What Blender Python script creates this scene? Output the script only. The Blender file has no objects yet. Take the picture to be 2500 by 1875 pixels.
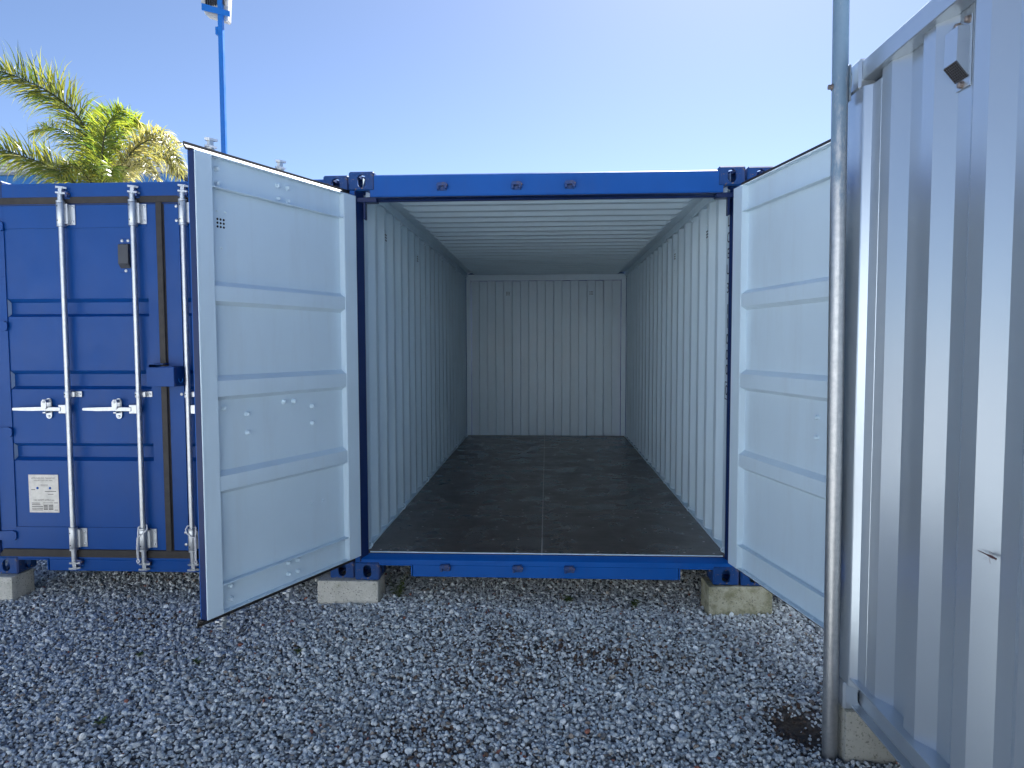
import bpy, bmesh, math, random
import numpy as np
from mathutils import Vector, Matrix
R = math.radians
rng = np.random.default_rng(7)
random.seed(7)
SC = bpy.context.scene
COL = SC.collection

# ------------------------------------------------------------------ camera
cam_d = bpy.data.cameras.new("camera")
cam = bpy.data.objects.new("camera", cam_d)
COL.objects.link(cam)
SC.camera = cam
cam_d.sensor_width = 36.0
cam_d.lens = 24.238
cam_d.clip_start = 0.05
cam_d.clip_end = 2000.0
CP = Vector((1.23423, -4.30534, 1.51053))
_y, _p, _r = -0.0503941, -0.0566962, -0.00275586
_f = Vector((math.sin(_y) * math.cos(_p), math.cos(_y) * math.cos(_p), math.sin(_p)))
_rt = Vector((math.cos(_y), -math.sin(_y), 0))
_up = _rt.cross(_f)
_r2 = _rt * math.cos(_r) + _up * math.sin(_r)
_u2 = -_rt * math.sin(_r) + _up * math.cos(_r)
cam.matrix_world = Matrix(((_r2.x, _u2.x, -_f.x, CP.x), (_r2.y, _u2.y, -_f.y, CP.y), (_r2.z, _u2.z, -_f.z, CP.z), (0, 0, 0, 1)))

# ------------------------------------------------------------------ sky, sun, exposure
SUN_EL, SUN_AZ = 46.0, 17.0          # azimuth measured from +Y towards +X
world = bpy.data.worlds.new("World")
SC.world = world
world.use_nodes = True
wn = world.node_tree
for n in list(wn.nodes): wn.nodes.remove(n)
sky = wn.nodes.new("ShaderNodeTexSky")
sky.sky_type = 'NISHITA'
sky.sun_disc = False
sky.sun_elevation = R(SUN_EL)
sky.sun_rotation = R(SUN_AZ)
sky.air_density = 0.52
sky.dust_density = 0.28
sky.ozone_density = 2.0
bg = wn.nodes.new("ShaderNodeBackground")
bg.inputs["Strength"].default_value = 0.050
wo = wn.nodes.new("ShaderNodeOutputWorld")
wn.links.new(sky.outputs[0], bg.inputs[0])
wn.links.new(bg.outputs[0], wo.inputs[0])
sun_d = bpy.data.lights.new("sun", 'SUN')
sun_d.energy = 5.0
sun_d.angle = R(0.53)
sun_d.color = (1.0, 0.985, 0.96)
sun = bpy.data.objects.new("sun", sun_d)
COL.objects.link(sun)
sdir = Vector((math.sin(R(SUN_AZ)) * math.cos(R(SUN_EL)), math.cos(R(SUN_AZ)) * math.cos(R(SUN_EL)), math.sin(R(SUN_EL))))
sun.rotation_euler = sdir.to_track_quat('Z', 'Y').to_euler()
sun.location = (6, 8, 12)
SC.view_settings.view_transform = 'Standard'
SC.view_settings.look = 'None'
SC.view_settings.exposure = 2.17
SC.view_settings.gamma = 1.0
SC.view_settings.use_curve_mapping = False
SC.render.engine = 'CYCLES'
SC.cycles.max_bounces = 10
SC.cycles.diffuse_bounces = 6
SC.cycles.use_denoising = True

# ------------------------------------------------------------------ material helpers
def new_mat(name):
    m = bpy.data.materials.new(name)
    m.use_nodes = True
    nt = m.node_tree
    b = nt.nodes["Principled BSDF"]
    return m, nt, b

def nd(nt, t, **kw):
    n = nt.nodes.new(t)
    for k, v in kw.items(): setattr(n, k, v)
    return n

def noise(nt, scale, detail=4.0, rough=0.6, coord='Object', stretch=None):
    tc = nd(nt, "ShaderNodeTexCoord")
    n = nd(nt, "ShaderNodeTexNoise")
    n.inputs["Scale"].default_value = scale
    n.inputs["Detail"].default_value = detail
    n.inputs["Roughness"].default_value = rough
    if stretch:
        mp = nd(nt, "ShaderNodeMapping")
        mp.inputs["Scale"].default_value = stretch
        nt.links.new(tc.outputs[coord], mp.inputs["Vector"])
        nt.links.new(mp.outputs["Vector"], n.inputs["Vector"])
    else:
        nt.links.new(tc.outputs[coord], n.inputs["Vector"])
    return n.outputs["Fac"]

def ramp(nt, fac, stops):
    r = nd(nt, "ShaderNodeValToRGB")
    els = r.color_ramp.elements
    while len(els) < len(stops): els.new(0.5)
    for e, (p, c) in zip(els, stops):
        e.position = p
        e.color = (c[0], c[1], c[2], 1) if not isinstance(c, float) else (c, c, c, 1)
    nt.links.new(fac, r.inputs["Fac"])
    return r.outputs["Color"]

def mix(nt, fac, a, b, mode='MIX'):
    m = nd(nt, "ShaderNodeMix", data_type='RGBA', blend_type=mode)
    for sock, v in ((m.inputs[0], fac), (m.inputs[6], a), (m.inputs[7], b)):
        if isinstance(v, (int, float)): sock.default_value = v
        elif isinstance(v, tuple): sock.default_value = (v[0], v[1], v[2], 1)
        else: nt.links.new(v, sock)
    return m.outputs[2]

def bump(nt, bsdf, h, strength=0.2, dist=0.01):
    b = nd(nt, "ShaderNodeBump")
    b.inputs["Strength"].default_value = strength
    b.inputs["Distance"].default_value = dist
    nt.links.new(h, b.inputs["Height"])
    nt.links.new(b.outputs["Normal"], bsdf.inputs["Normal"])

def paint(name, base, rough=0.35, var=0.12, chip=None, chip_thr=0.72, coat=0.0, dirt=(0.12, 0.09, 0.06), dirt_amt=0.10, peel=0.05, metal=0.0, spec=0.5):
    m, nt, b = new_mat(name)
    big = noise(nt, 1.3, 5, 0.6)
    dk = tuple(c * (1 - var) for c in base)
    lt = tuple(min(1, c * (1 + var)) for c in base)
    c1 = ramp(nt, big, [(0.3, dk), (0.7, lt)])
    streak = noise(nt, 9.0, 6, 0.65, stretch=(1.0, 1.0, 0.12))
    sf = ramp(nt, streak, [(0.5, 0.0), (0.78, dirt_amt)])
    c2 = mix(nt, sf, c1, dirt)
    if chip:
        ch = noise(nt, 38.0, 8, 0.7)
        cf = ramp(nt, ch, [(chip_thr, 0.0), (chip_thr + 0.015, 1.0)])
        c2 = mix(nt, cf, c2, chip)
    nt.links.new(c2, b.inputs["Base Color"])
    rr = ramp(nt, noise(nt, 5.0, 5, 0.6), [(0.3, rough * 0.8), (0.7, min(1, rough * 1.25))])
    nt.links.new(rr, b.inputs["Roughness"])
    b.inputs["Coat Weight"].default_value = coat
    b.inputs["Metallic"].default_value = metal
    b.inputs["Specular IOR Level"].default_value = spec
    b.inputs["Coat Roughness"].default_value = 0.12
    if peel > 0: bump(nt, b, noise(nt, 55.0, 3, 0.5), peel, 0.004)
    return m

M = {}
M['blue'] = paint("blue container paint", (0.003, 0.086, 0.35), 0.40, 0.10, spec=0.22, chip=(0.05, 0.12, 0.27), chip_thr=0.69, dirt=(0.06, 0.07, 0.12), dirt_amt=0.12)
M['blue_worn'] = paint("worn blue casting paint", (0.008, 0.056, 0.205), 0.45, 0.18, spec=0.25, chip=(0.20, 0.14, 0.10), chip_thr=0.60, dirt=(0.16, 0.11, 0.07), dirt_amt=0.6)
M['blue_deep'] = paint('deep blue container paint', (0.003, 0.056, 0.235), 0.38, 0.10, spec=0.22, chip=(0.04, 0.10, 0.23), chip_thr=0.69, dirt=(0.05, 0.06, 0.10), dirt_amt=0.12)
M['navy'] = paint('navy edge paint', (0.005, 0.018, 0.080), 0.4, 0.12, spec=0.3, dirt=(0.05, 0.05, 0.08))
M['white'] = paint("pale grey interior paint", (0.59, 0.72, 0.80), 0.40, 0.04, chip=(0.36, 0.36, 0.34), chip_thr=0.725, dirt=(0.33, 0.31, 0.27), dirt_amt=0.12)
M['grey'], nt, b = new_mat("silvery grey gloss paint")
b.inputs["Base Color"].default_value = (0.47, 0.53, 0.585, 1)
b.inputs["Metallic"].default_value = 0.65
b.inputs["Roughness"].default_value = 0.27
M['lamp_blue'] = paint("bright blue pole paint", (0.007, 0.13, 0.43), 0.4, 0.08, dirt=(0.2, 0.2, 0.25))
M['rubber'], nt, b = new_mat("black rubber")
c = ramp(nt, noise(nt, 14, 6, 0.7), [(0.35, (0.010, 0.008, 0.007)), (0.75, (0.034, 0.028, 0.024))])
nt.links.new(c, b.inputs["Base Color"]); b.inputs["Roughness"].default_value = 0.6
def flat(name, col, rough=0.5, metal=0.0):
    m, nt, b = new_mat(name)
    c = ramp(nt, noise(nt, 25, 4, 0.6), [(0.3, tuple(v * 0.85 for v in col)), (0.7, tuple(min(1, v * 1.12) for v in col))])
    nt.links.new(c, b.inputs["Base Color"])
    b.inputs["Roughness"].default_value = rough
    b.inputs["Metallic"].default_value = metal
    return m
def galv(name, lo, hi, paintc=None):
    m, nt, b = new_mat(name)
    c = ramp(nt, noise(nt, 45, 6, 0.7), [(0.3, lo), (0.7, hi)])
    met = 0.85
    if paintc:
        p = noise(nt, 10, 8, 0.72, stretch=(1, 1, 0.22))
        tc = nd(nt, "ShaderNodeTexCoord"); sp = nd(nt, "ShaderNodeSeparateXYZ")
        nt.links.new(tc.outputs["Object"], sp.inputs[0])
        mr = nd(nt, "ShaderNodeMapRange"); mr.inputs[1].default_value = 1.2; mr.inputs[2].default_value = 3.1
        mr.inputs[3].default_value = -0.22; mr.inputs[4].default_value = 0.22
        nt.links.new(sp.outputs[2], mr.inputs[0])
        ad = nd(nt, "ShaderNodeMath", operation='ADD'); nt.links.new(p, ad.inputs[0]); nt.links.new(mr.outputs[0], ad.inputs[1])
        f = ramp(nt, ad.outputs[0], [(0.50, 0.0), (0.60, 0.8)])
        c = mix(nt, f, c, paintc)
        inv = ramp(nt, ad.outputs[0], [(0.50, 0.85), (0.60, 0.05)])
        nt.links.new(inv, b.inputs["Metallic"])
    else:
        b.inputs["Metallic"].default_value = met
    nt.links.new(c, b.inputs["Base Color"])
    rr = ramp(nt, noise(nt, 30, 5, 0.6), [(0.3, 0.32), (0.7, 0.44)])
    nt.links.new(rr, b.inputs["Roughness"])
    bump(nt, b, noise(nt, 120, 4, 0.6), 0.08, 0.002)
    return m
M['zinc'] = galv("zinc plated steel", (0.42, 0.44, 0.46), (0.55, 0.57, 0.58))
M['galv'] = galv("weathered galvanised steel", (0.34, 0.355, 0.37), (0.47, 0.475, 0.475), (0.09, 0.19, 0.29))
M['dark'] = flat("dark opening", (0.012, 0.012, 0.013), 0.9)
M['plastic'] = flat("dark grey plastic", (0.045, 0.05, 0.06), 0.55)
M['cast_alu'] = flat("pale cast aluminium", (0.50, 0.49, 0.46), 0.5, 0.3)
M['grille'] = flat('dull grille wire', (0.10, 0.10, 0.11), 0.5, 0.4)
M['print'] = flat("black printing ink", (0.02, 0.02, 0.022), 0.6)
M['plate'] = flat("brushed data plate", (0.52, 0.50, 0.46), 0.45, 0.25)
M['rope'] = flat("white rope", (0.68, 0.68, 0.68), 0.8)
M['bolt_steel'] = flat("dull bolt steel", (0.26, 0.22, 0.20), 0.5, 0.6)
M['dragon'] = flat("dark red insect", (0.06, 0.018, 0.018), 0.5)
M['seam'] = flat("pale floor dust", (0.42, 0.40, 0.38), 0.8)
M['roof_sheet'] = flat("pale roof sheet", (0.55, 0.57, 0.58), 0.5)
M['clad'] = flat('pale bounce cladding', (0.60, 0.64, 0.68), 0.5)
M['blue_wall'] = flat("blue sheet wall", (0.02, 0.15, 0.42), 0.5)
M['bark'] = flat("palm bark", (0.16, 0.13, 0.10), 0.9)
# dark plywood floor
M['ply'], nt, b = new_mat("dark phenolic plywood")
g = noise(nt, 6, 8, 0.7, stretch=(1.0, 6.0, 1.0))
c = ramp(nt, g, [(0.25, (0.052, 0.036, 0.030)), (0.75, (0.088, 0.062, 0.050))])
sc_ = noise(nt, 13, 9, 0.75, stretch=(0.6, 3.2, 1))
sf = ramp(nt, sc_, [(0.60, 0.0), (0.72, 0.34)])
c = mix(nt, sf, c, (0.20, 0.17, 0.155))
nt.links.new(c, b.inputs["Base Color"])
nt.links.new(ramp(nt, noise(nt, 4, 6, 0.65), [(0.3, 0.20), (0.7, 0.40)]), b.inputs["Roughness"])
bump(nt, b, g, 0.06, 0.003)
# concrete
def concrete(name, lo, hi, moss_at, moss_amt):
    m, nt, b = new_mat(name)
    c = ramp(nt, noise(nt, 7, 7, 0.7), [(0.3, lo), (0.7, hi)])
    moss = ramp(nt, noise(nt, 10, 8, 0.72), [(moss_at, 0.0), (moss_at + 0.14, moss_amt)])
    c = mix(nt, moss, c, (0.20, 0.20, 0.11))
    pit = noise(nt, 95, 4, 0.6)
    c = mix(nt, ramp(nt, pit, [(0.58, 0.0), (0.66, 0.85)]), c, (0.10, 0.10, 0.085))
    nt.links.new(c, b.inputs["Base Color"]); b.inputs["Roughness"].default_value = 0.9
    bump(nt, b, pit, 0.6, 0.004)
    return m
M['concrete'] = concrete("cast concrete", (0.44, 0.43, 0.37), (0.64, 0.62, 0.55), 0.56, 0.6)
M['concrete_moss'] = concrete("mossy concrete", (0.34, 0.33, 0.24), (0.50, 0.48, 0.36), 0.46, 0.8)
M['concrete_grey'] = concrete("grey concrete", (0.27, 0.275, 0.25), (0.38, 0.38, 0.34), 0.56, 0.5)
# gravel stones: colour per instance
M['stone'], nt, b = new_mat("gravel stones")
at = nd(nt, "ShaderNodeAttribute", attribute_type='INSTANCER', attribute_name="col")
v = ramp(nt, noise(nt, 60, 5, 0.7), [(0.3, 0.72), (0.7, 1.12)])
nt.links.new(mix(nt, 1.0, at.outputs["Color"], v, 'MULTIPLY'), b.inputs["Base Color"])
b.inputs["Roughness"].default_value = 0.75
bump(nt, b, noise(nt, 140, 4, 0.6), 0.35, 0.003)
# ground below and beyond the loose stones
M['ground'], nt, b = new_mat("gravel ground")
tc = nd(nt, "ShaderNodeTexCoord")
vo = nd(nt, "ShaderNodeTexVoronoi"); vo.inputs["Scale"].default_value = 34.0
nt.links.new(tc.outputs["Object"], vo.inputs["Vector"])
sep = nd(nt, "ShaderNodeSeparateColor"); nt.links.new(vo.outputs["Color"], sep.inputs[0])
c = ramp(nt, sep.outputs[0], [(0.0, (0.18, 0.18, 0.18)), (0.4, (0.38, 0.39, 0.40)), (1.0, (0.58, 0.59, 0.60))])
gap = ramp(nt, vo.outputs["Distance"], [(0.42, 0.0), (0.62, 1.0)])
c = mix(nt, gap, c, (0.11, 0.10, 0.09))
sat = nd(nt, 'ShaderNodeAttribute', attribute_type='GEOMETRY', attribute_name='soil')
soilc = ramp(nt, noise(nt, 40, 8, 0.7), [(0.3, (0.040, 0.028, 0.020)), (0.7, (0.12, 0.090, 0.065))])
c = mix(nt, sat.outputs['Fac'], c, soilc)
nt.links.new(c, b.inputs["Base Color"]); b.inputs["Roughness"].default_value = 0.9
bump(nt, b, vo.outputs["Distance"], 0.6, 0.01)
# leaves
def leafmat(name, trans=0.45):
    m, nt, b = new_mat(name)
    at = nd(nt, "ShaderNodeAttribute", attribute_type='GEOMETRY', attribute_name="col")
    nt.links.new(at.outputs["Color"], b.inputs["Base Color"])
    b.inputs["Roughness"].default_value = 0.30
    tr = nd(nt, "ShaderNodeBsdfTranslucent")
    br = nd(nt, "ShaderNodeMix", data_type='RGBA', blend_type='MULTIPLY'); br.inputs[0].default_value = 1.0
    br.inputs[7].default_value = (1.6, 1.55, 0.75, 1)
    nt.links.new(at.outputs["Color"], br.inputs[6])
    nt.links.new(br.outputs[2], tr.inputs["Color"])
    ms = nd(nt, "ShaderNodeMixShader"); ms.inputs[0].default_value = trans
    out = nt.nodes["Material Output"]
    nt.links.new(b.outputs[0], ms.inputs[1]); nt.links.new(tr.outputs[0], ms.inputs[2])
    nt.links.new(ms.outputs[0], out.inputs["Surface"])
    return m
M['leaf'] = leafmat("leaf blades")

# ------------------------------------------------------------------ mesh helpers
class MB:
    def __init__(s): s.ang = 32; s.v = []; s.f = []; s.m = []; s.sm = []
    def add(s, vs, fs, mi=0, smooth=False):
        o = len(s.v); s.v += [tuple(p) for p in vs]
        for f in fs:
            s.f.append([i + o for i in f]); s.m.append(mi); s.sm.append(smooth)
        return s
    def box(s, x0, x1, y0, y1, z0, z1, mi=0, c=0.0):
        if c <= 0:
            vs = [(x, y, z) for z in (z0, z1) for y in (y0, y1) for x in (x0, x1)]
            return s.add(vs, [(0, 2, 3, 1), (4, 5, 7, 6), (0, 1, 5, 4), (2, 6, 7, 3), (0, 4, 6, 2), (1, 3, 7, 5)], mi)
        bm = bmesh.new()
        bmesh.ops.create_cube(bm, size=1.0)
        for v in bm.verts:
            v.co = Vector(((x0 + x1) / 2 + v.co.x * (x1 - x0), (y0 + y1) / 2 + v.co.y * (y1 - y0), (z0 + z1) / 2 + v.co.z * (z1 - z0)))
        bmesh.ops.bevel(bm, geom=list(bm.edges), offset=c, segments=1, affect='EDGES')
        bm.verts.index_update()
        s.add([v.co[:] for v in bm.verts], [[v.index for v in f.verts] for f in bm.faces], mi, True)
        bm.free(); return s
    def prism(s, poly, axis, a, b, mi=0, smooth=False):
        """poly: 2D points; axis 'x': (y,z), 'y': (x,z), 'z': (x,y)"""
        n = len(poly)
        def P(p, t): return {'x': (t, p[0], p[1]), 'y': (p[0], t, p[1]), 'z': (p[0], p[1], t)}[axis]
        vs = [P(p, a) for p in poly] + [P(p, b) for p in poly]
        fs = [(i, (i + 1) % n, (i + 1) % n + n, i + n) for i in range(n)]
        s.add(vs, fs, mi, smooth)
        s.add(vs, [list(range(n))[::-1], list(range(n, 2 * n))], mi)
        return s
    def tube(s, pts, r, n=10, mi=0, cap=True):
        pts = [Vector(p) for p in pts]
        rs = r if isinstance(r, (list, tuple)) else [r] * len(pts)
        rings = []; ref = None
        for i, p in enumerate(pts):
            d = (pts[min(i + 1, len(pts) - 1)] - pts[max(i - 1, 0)]).normalized()
            if ref is None:
                ref = d.orthogonal().normalized()
            ref = (ref - d * ref.dot(d))
            ref = ref.normalized() if ref.length > 1e-6 else d.orthogonal().normalized()
            w = d.cross(ref)
            rings.append([p + (ref * math.cos(2 * math.pi * k / n) + w * math.sin(2 * math.pi * k / n)) * rs[i] for k in range(n)])
        vs = [q for rg in rings for q in rg]
        fs = [(i * n + k, i * n + (k + 1) % n, (i + 1) * n + (k + 1) % n, (i + 1) * n + k) for i in range(len(pts) - 1) for k in range(n)]
        s.add(vs, fs, mi, True)
        if cap:
            s.add(rings[0], [list(range(n))[::-1]], mi); s.add(rings[-1], [list(range(n))], mi)
        return s
    def lathe(s, prof, c, axis='z', n=14, mi=0):
        """prof: list of (r, t) along axis from centre c"""
        vs = []
        for r, t in prof:
            for k in range(n):
                a = 2 * math.pi * k / n
                p = {'z': (r * math.cos(a), r * math.sin(a), t), 'y': (r * math.cos(a), t, r * math.sin(a)), 'x': (t, r * math.cos(a), r * math.sin(a))}[axis]
                vs.append((c[0] + p[0], c[1] + p[1], c[2] + p[2]))
        fs = [(i * n + k, i * n + (k + 1) % n, (i + 1) * n + (k + 1) % n, (i + 1) * n + k) for i in range(len(prof) - 1) for k in range(n)]
        s.add(vs, fs, mi, True)
        s.add(vs[:n], [list(range(n))[::-1]], mi); s.add(vs[-n:], [list(range(n))], mi)
        return s
    def mesh(s, name, mats):
        sharp = s.ang
        me = bpy.data.meshes.new(name)
        me.from_pydata(s.v, [], s.f)
        for m in (mats if isinstance(mats, (list, tuple)) else [mats]): me.materials.append(m)
        me.polygons.foreach_set("material_index", s.m)
        bm = bmesh.new(); bm.from_mesh(me)
        bmesh.ops.remove_doubles(bm, verts=bm.verts, dist=1e-5)
        bmesh.ops.recalc_face_normals(bm, faces=bm.faces)
        bm.to_mesh(me); bm.free()
        me.polygons.foreach_set("use_smooth", [True] * len(me.polygons))
        me.set_sharp_from_angle(angle=R(sharp))
        me.update()
        return me

def link(name, data, parent=None, loc=None, rot=None, label=None, kind=None):
    o = bpy.data.objects.new(name, data)
    COL.objects.link(o)
    if parent: o.parent = parent
    if loc is not None: o.location = loc
    if rot is not None: o.rotation_euler = rot
    if label: o["label"] = label
    if kind: o["kind"] = kind
    return o

def part(name, mb, mats, parent=None, **kw):
    return link(name, mb.mesh(name, mats), parent, **kw)

def thing(o, label, cat, group=None):
    o["label"] = label; o["category"] = cat
    if group: o["group"] = group
    return o

def text_mesh(body, size, name="lettering"):
    cu = bpy.data.curves.new(name, 'FONT')
    cu.body = body; cu.size = size; cu.align_x = 'CENTER'; cu.align_y = 'CENTER'
    o = bpy.data.objects.new(name, cu); COL.objects.link(o)
    bpy.context.view_layer.update()
    me = bpy.data.meshes.new_from_object(o.evaluated_get(bpy.context.evaluated_depsgraph_get()))
    bpy.data.objects.remove(o); bpy.data.curves.remove(cu)
    me.name = name
    return me

# ------------------------------------------------------------------ ground
def hgt(x, y):
    x = np.asarray(x, float); y = np.asarray(y, float)
    h = -0.182 + 0.030 * np.exp(-((x + 0.05) ** 2 / 1.1 + (y - 0.1) ** 2 / 0.9))
    h = h + 0.006 * np.sin(2.3 * x + 0.7) * np.cos(1.9 * y) + 0.005 * np.sin(5.1 * x - 3.3 * y)
    h = h - 0.028 * np.exp(-((x - 2.36) ** 2 / 0.03 + (y + 1.27) ** 2 / 0.03))
    return h
def patch(x, y):
    d = np.zeros_like(x)
    for cx, cy, rx, ry, a in ((1.35, -0.62, 0.75, 0.20, 0.46), (0.95, -0.92, 0.35, 0.14, 0.36), (1.0, -0.35, 0.30, 0.16, 0.36), (1.95, -0.78, 0.28, 0.07, 0.36), (2.36, -1.27, 0.13, 0.16, 1.3), (0.75, -1.45, 0.22, 0.18, 0.30), (-1.2, -0.25, 0.18, 0.10, 0.4)):
        d = np.maximum(d, a * np.exp(-(((x - cx) / rx) ** 2 + ((y - cy) / ry) ** 2)))
    return d
gx = np.concatenate([-np.geomspace(900, 6.2, 22), np.linspace(-6, 5, 221), np.geomspace(5.2, 900, 22)])
gy = np.concatenate([-np.geomspace(900, 6.2, 22), np.linspace(-6, 8, 281), np.geomspace(8.2, 900, 22)])
GX, GY = np.meshgrid(gx, gy)
GZ = np.where((np.abs(GX) < 8) & (np.abs(GY) < 9), hgt(GX, GY), -0.182) - 0.012
me = bpy.data.meshes.new("ground")
nx, ny = len(gx), len(gy)
idx = np.arange(nx * ny).reshape(ny, nx)
quads = np.stack([idx[:-1, :-1], idx[:-1, 1:], idx[1:, 1:], idx[1:, :-1]], -1).reshape(-1, 4)
me.from_pydata(np.stack([GX, GY, GZ], -1).reshape(-1, 3).tolist(), [], quads.tolist())
me.polygons.foreach_set("use_smooth", [True] * len(me.polygons))
me.materials.append(M['ground'])
sa = me.attributes.new("soil", 'FLOAT', 'POINT')
sa.data.foreach_set("value", np.clip(patch(GX, GY) * 1.3, 0, 1).astype(np.float32).ravel())
link("ground", me, kind="structure")

# ------------------------------------------------------------------ corner casting (boolean, shared mesh)
def stadium(w, h, n=6):
    """upright stadium outline (x,z), width w, height h"""
    r = w / 2; pts = []
    for k in range(n + 1): a = math.pi * k / n; pts.append((r * math.cos(a), h / 2 - r + r * math.sin(a)))
    for k in range(n + 1): a = math.pi + math.pi * k / n; pts.append((r * math.cos(a), -h / 2 + r + r * math.sin(a)))
    return pts
CW, CD, CH = 0.162, 0.178, 0.118
def make_casting(name, mats):
    base = bpy.data.objects.new("c0", MB().box(0, CW, 0, CD, 0, CH, 0, 0.009).mesh("casting", mats))
    cuts = [MB().box(0.024, CW - 0.024, 0.024, CD - 0.024, 0.022, CH - 0.022, 1),
            MB().prism([(x + CW / 2, z + CH / 2) for x, z in stadium(0.052, 0.082)], 'y', -0.05, 0.06, 1),
            MB().prism([(x + CD / 2, z + CH / 2) for x, z in stadium(0.054, 0.082)], 'x', -0.05, CW + 0.05, 1),
            MB().prism([(x + CW / 2, z + CD / 2) for x, z in stadium(0.062, 0.12)], 'z', -0.05, CH + 0.05, 1)]
    COL.objects.link(base); tmp = []
    for c in cuts:
        o = bpy.data.objects.new("cut", c.mesh("cut", mats)); COL.objects.link(o); tmp.append(o)
        md = base.modifiers.new("b", 'BOOLEAN'); md.operation = 'DIFFERENCE'; md.object = o; md.solver = 'EXACT'
    bpy.context.view_layer.update()
    me = bpy.data.meshes.new_from_object(base.evaluated_get(bpy.context.evaluated_depsgraph_get()))
    for o in tmp + [base]: bpy.data.objects.remove(o)
    me.polygons.foreach_set("use_smooth", [True] * len(me.polygons))
    me.set_sharp_from_angle(angle=R(30)); me.name = name
    return me
CAST_BLUE = make_casting("corner_casting", [M['blue_worn'], M['blue_worn']])
CAST_GREY = make_casting("corner_casting", [M['grey'], M['grey']])

# ------------------------------------------------------------------ corrugated sheets
def corr_profile(t0, t1, flat_o, slope, flat_i, depth, start='o'):
    """list of (t, d): d=0 on the outer flats, d=depth on the inner flats"""
    pts = [(t0, 0.0 if start == 'o' else depth)]; t = t0; st = start
    while True:
        t += flat_o if st == 'o' else flat_i
        if t >= t1: break
        pts.append((t, 0.0 if st == 'o' else depth)); t += slope
        st = 'i' if st == 'o' else 'o'
        if t >= t1: break
        pts.append((t, 0.0 if st == 'o' else depth))
    pts.append((t1, pts[-1][1]))
    return pts
def sheet(prof, lo, hi, place, mo=0, mi=1, th=0.003):
    """extrude an open profile between lo and hi; place(t,d,s)->xyz; outer side gets mo, inner side mi"""
    mb = MB(); mb.ang = 12; n = len(prof)
    A = [place(t, d, s) for s in (lo, hi) for t, d in prof]
    B = [place(t, d + th, s) for s in (lo, hi) for t, d in prof]
    q = [(i, i + 1, n + i + 1, n + i) for i in range(n - 1)]
    mb.add(A + B, q, mo)
    mb.add(A + B, [(a + 2 * n, d + 2 * n, c + 2 * n, b + 2 * n) for a, b, c, d in q], mi)
    rim = [(i, i + 1, 2 * n + i + 1, 2 * n + i) for i in range(n - 1)] + [(n + i, n + i + 1, 3 * n + i + 1, 3 * n + i) for i in range(n - 1)] + [(0, n, 3 * n, 2 * n), (n - 1, 2 * n - 1, 4 * n - 1, 3 * n - 1)]
    mb.add(A + B, rim, mo)
    return mb

# ------------------------------------------------------------------ container doors
DW, DZ0, DZ1, DT = 1.168, 0.160, 2.441, 0.050
RIBS = [(1.712, 1.732, 1.806, 1.830), (1.236, 1.257, 1.335, 1.361), (0.762, 0.784, 0.856, 0.880)]
_cache = {}
def cached(key, fn):
    if key not in _cache: _cache[key] = fn()
    return _cache[key]
def bolt_mesh(r, h, mat):
    return MB().lathe([(r * 1.25, 0), (r * 1.25, h * 0.22), (r, h * 0.25), (r, h * 0.75), (r * 0.6, h), (0.0005, h)], (0, 0, 0), 'y', 8).mesh("bolt", mat)

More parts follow.
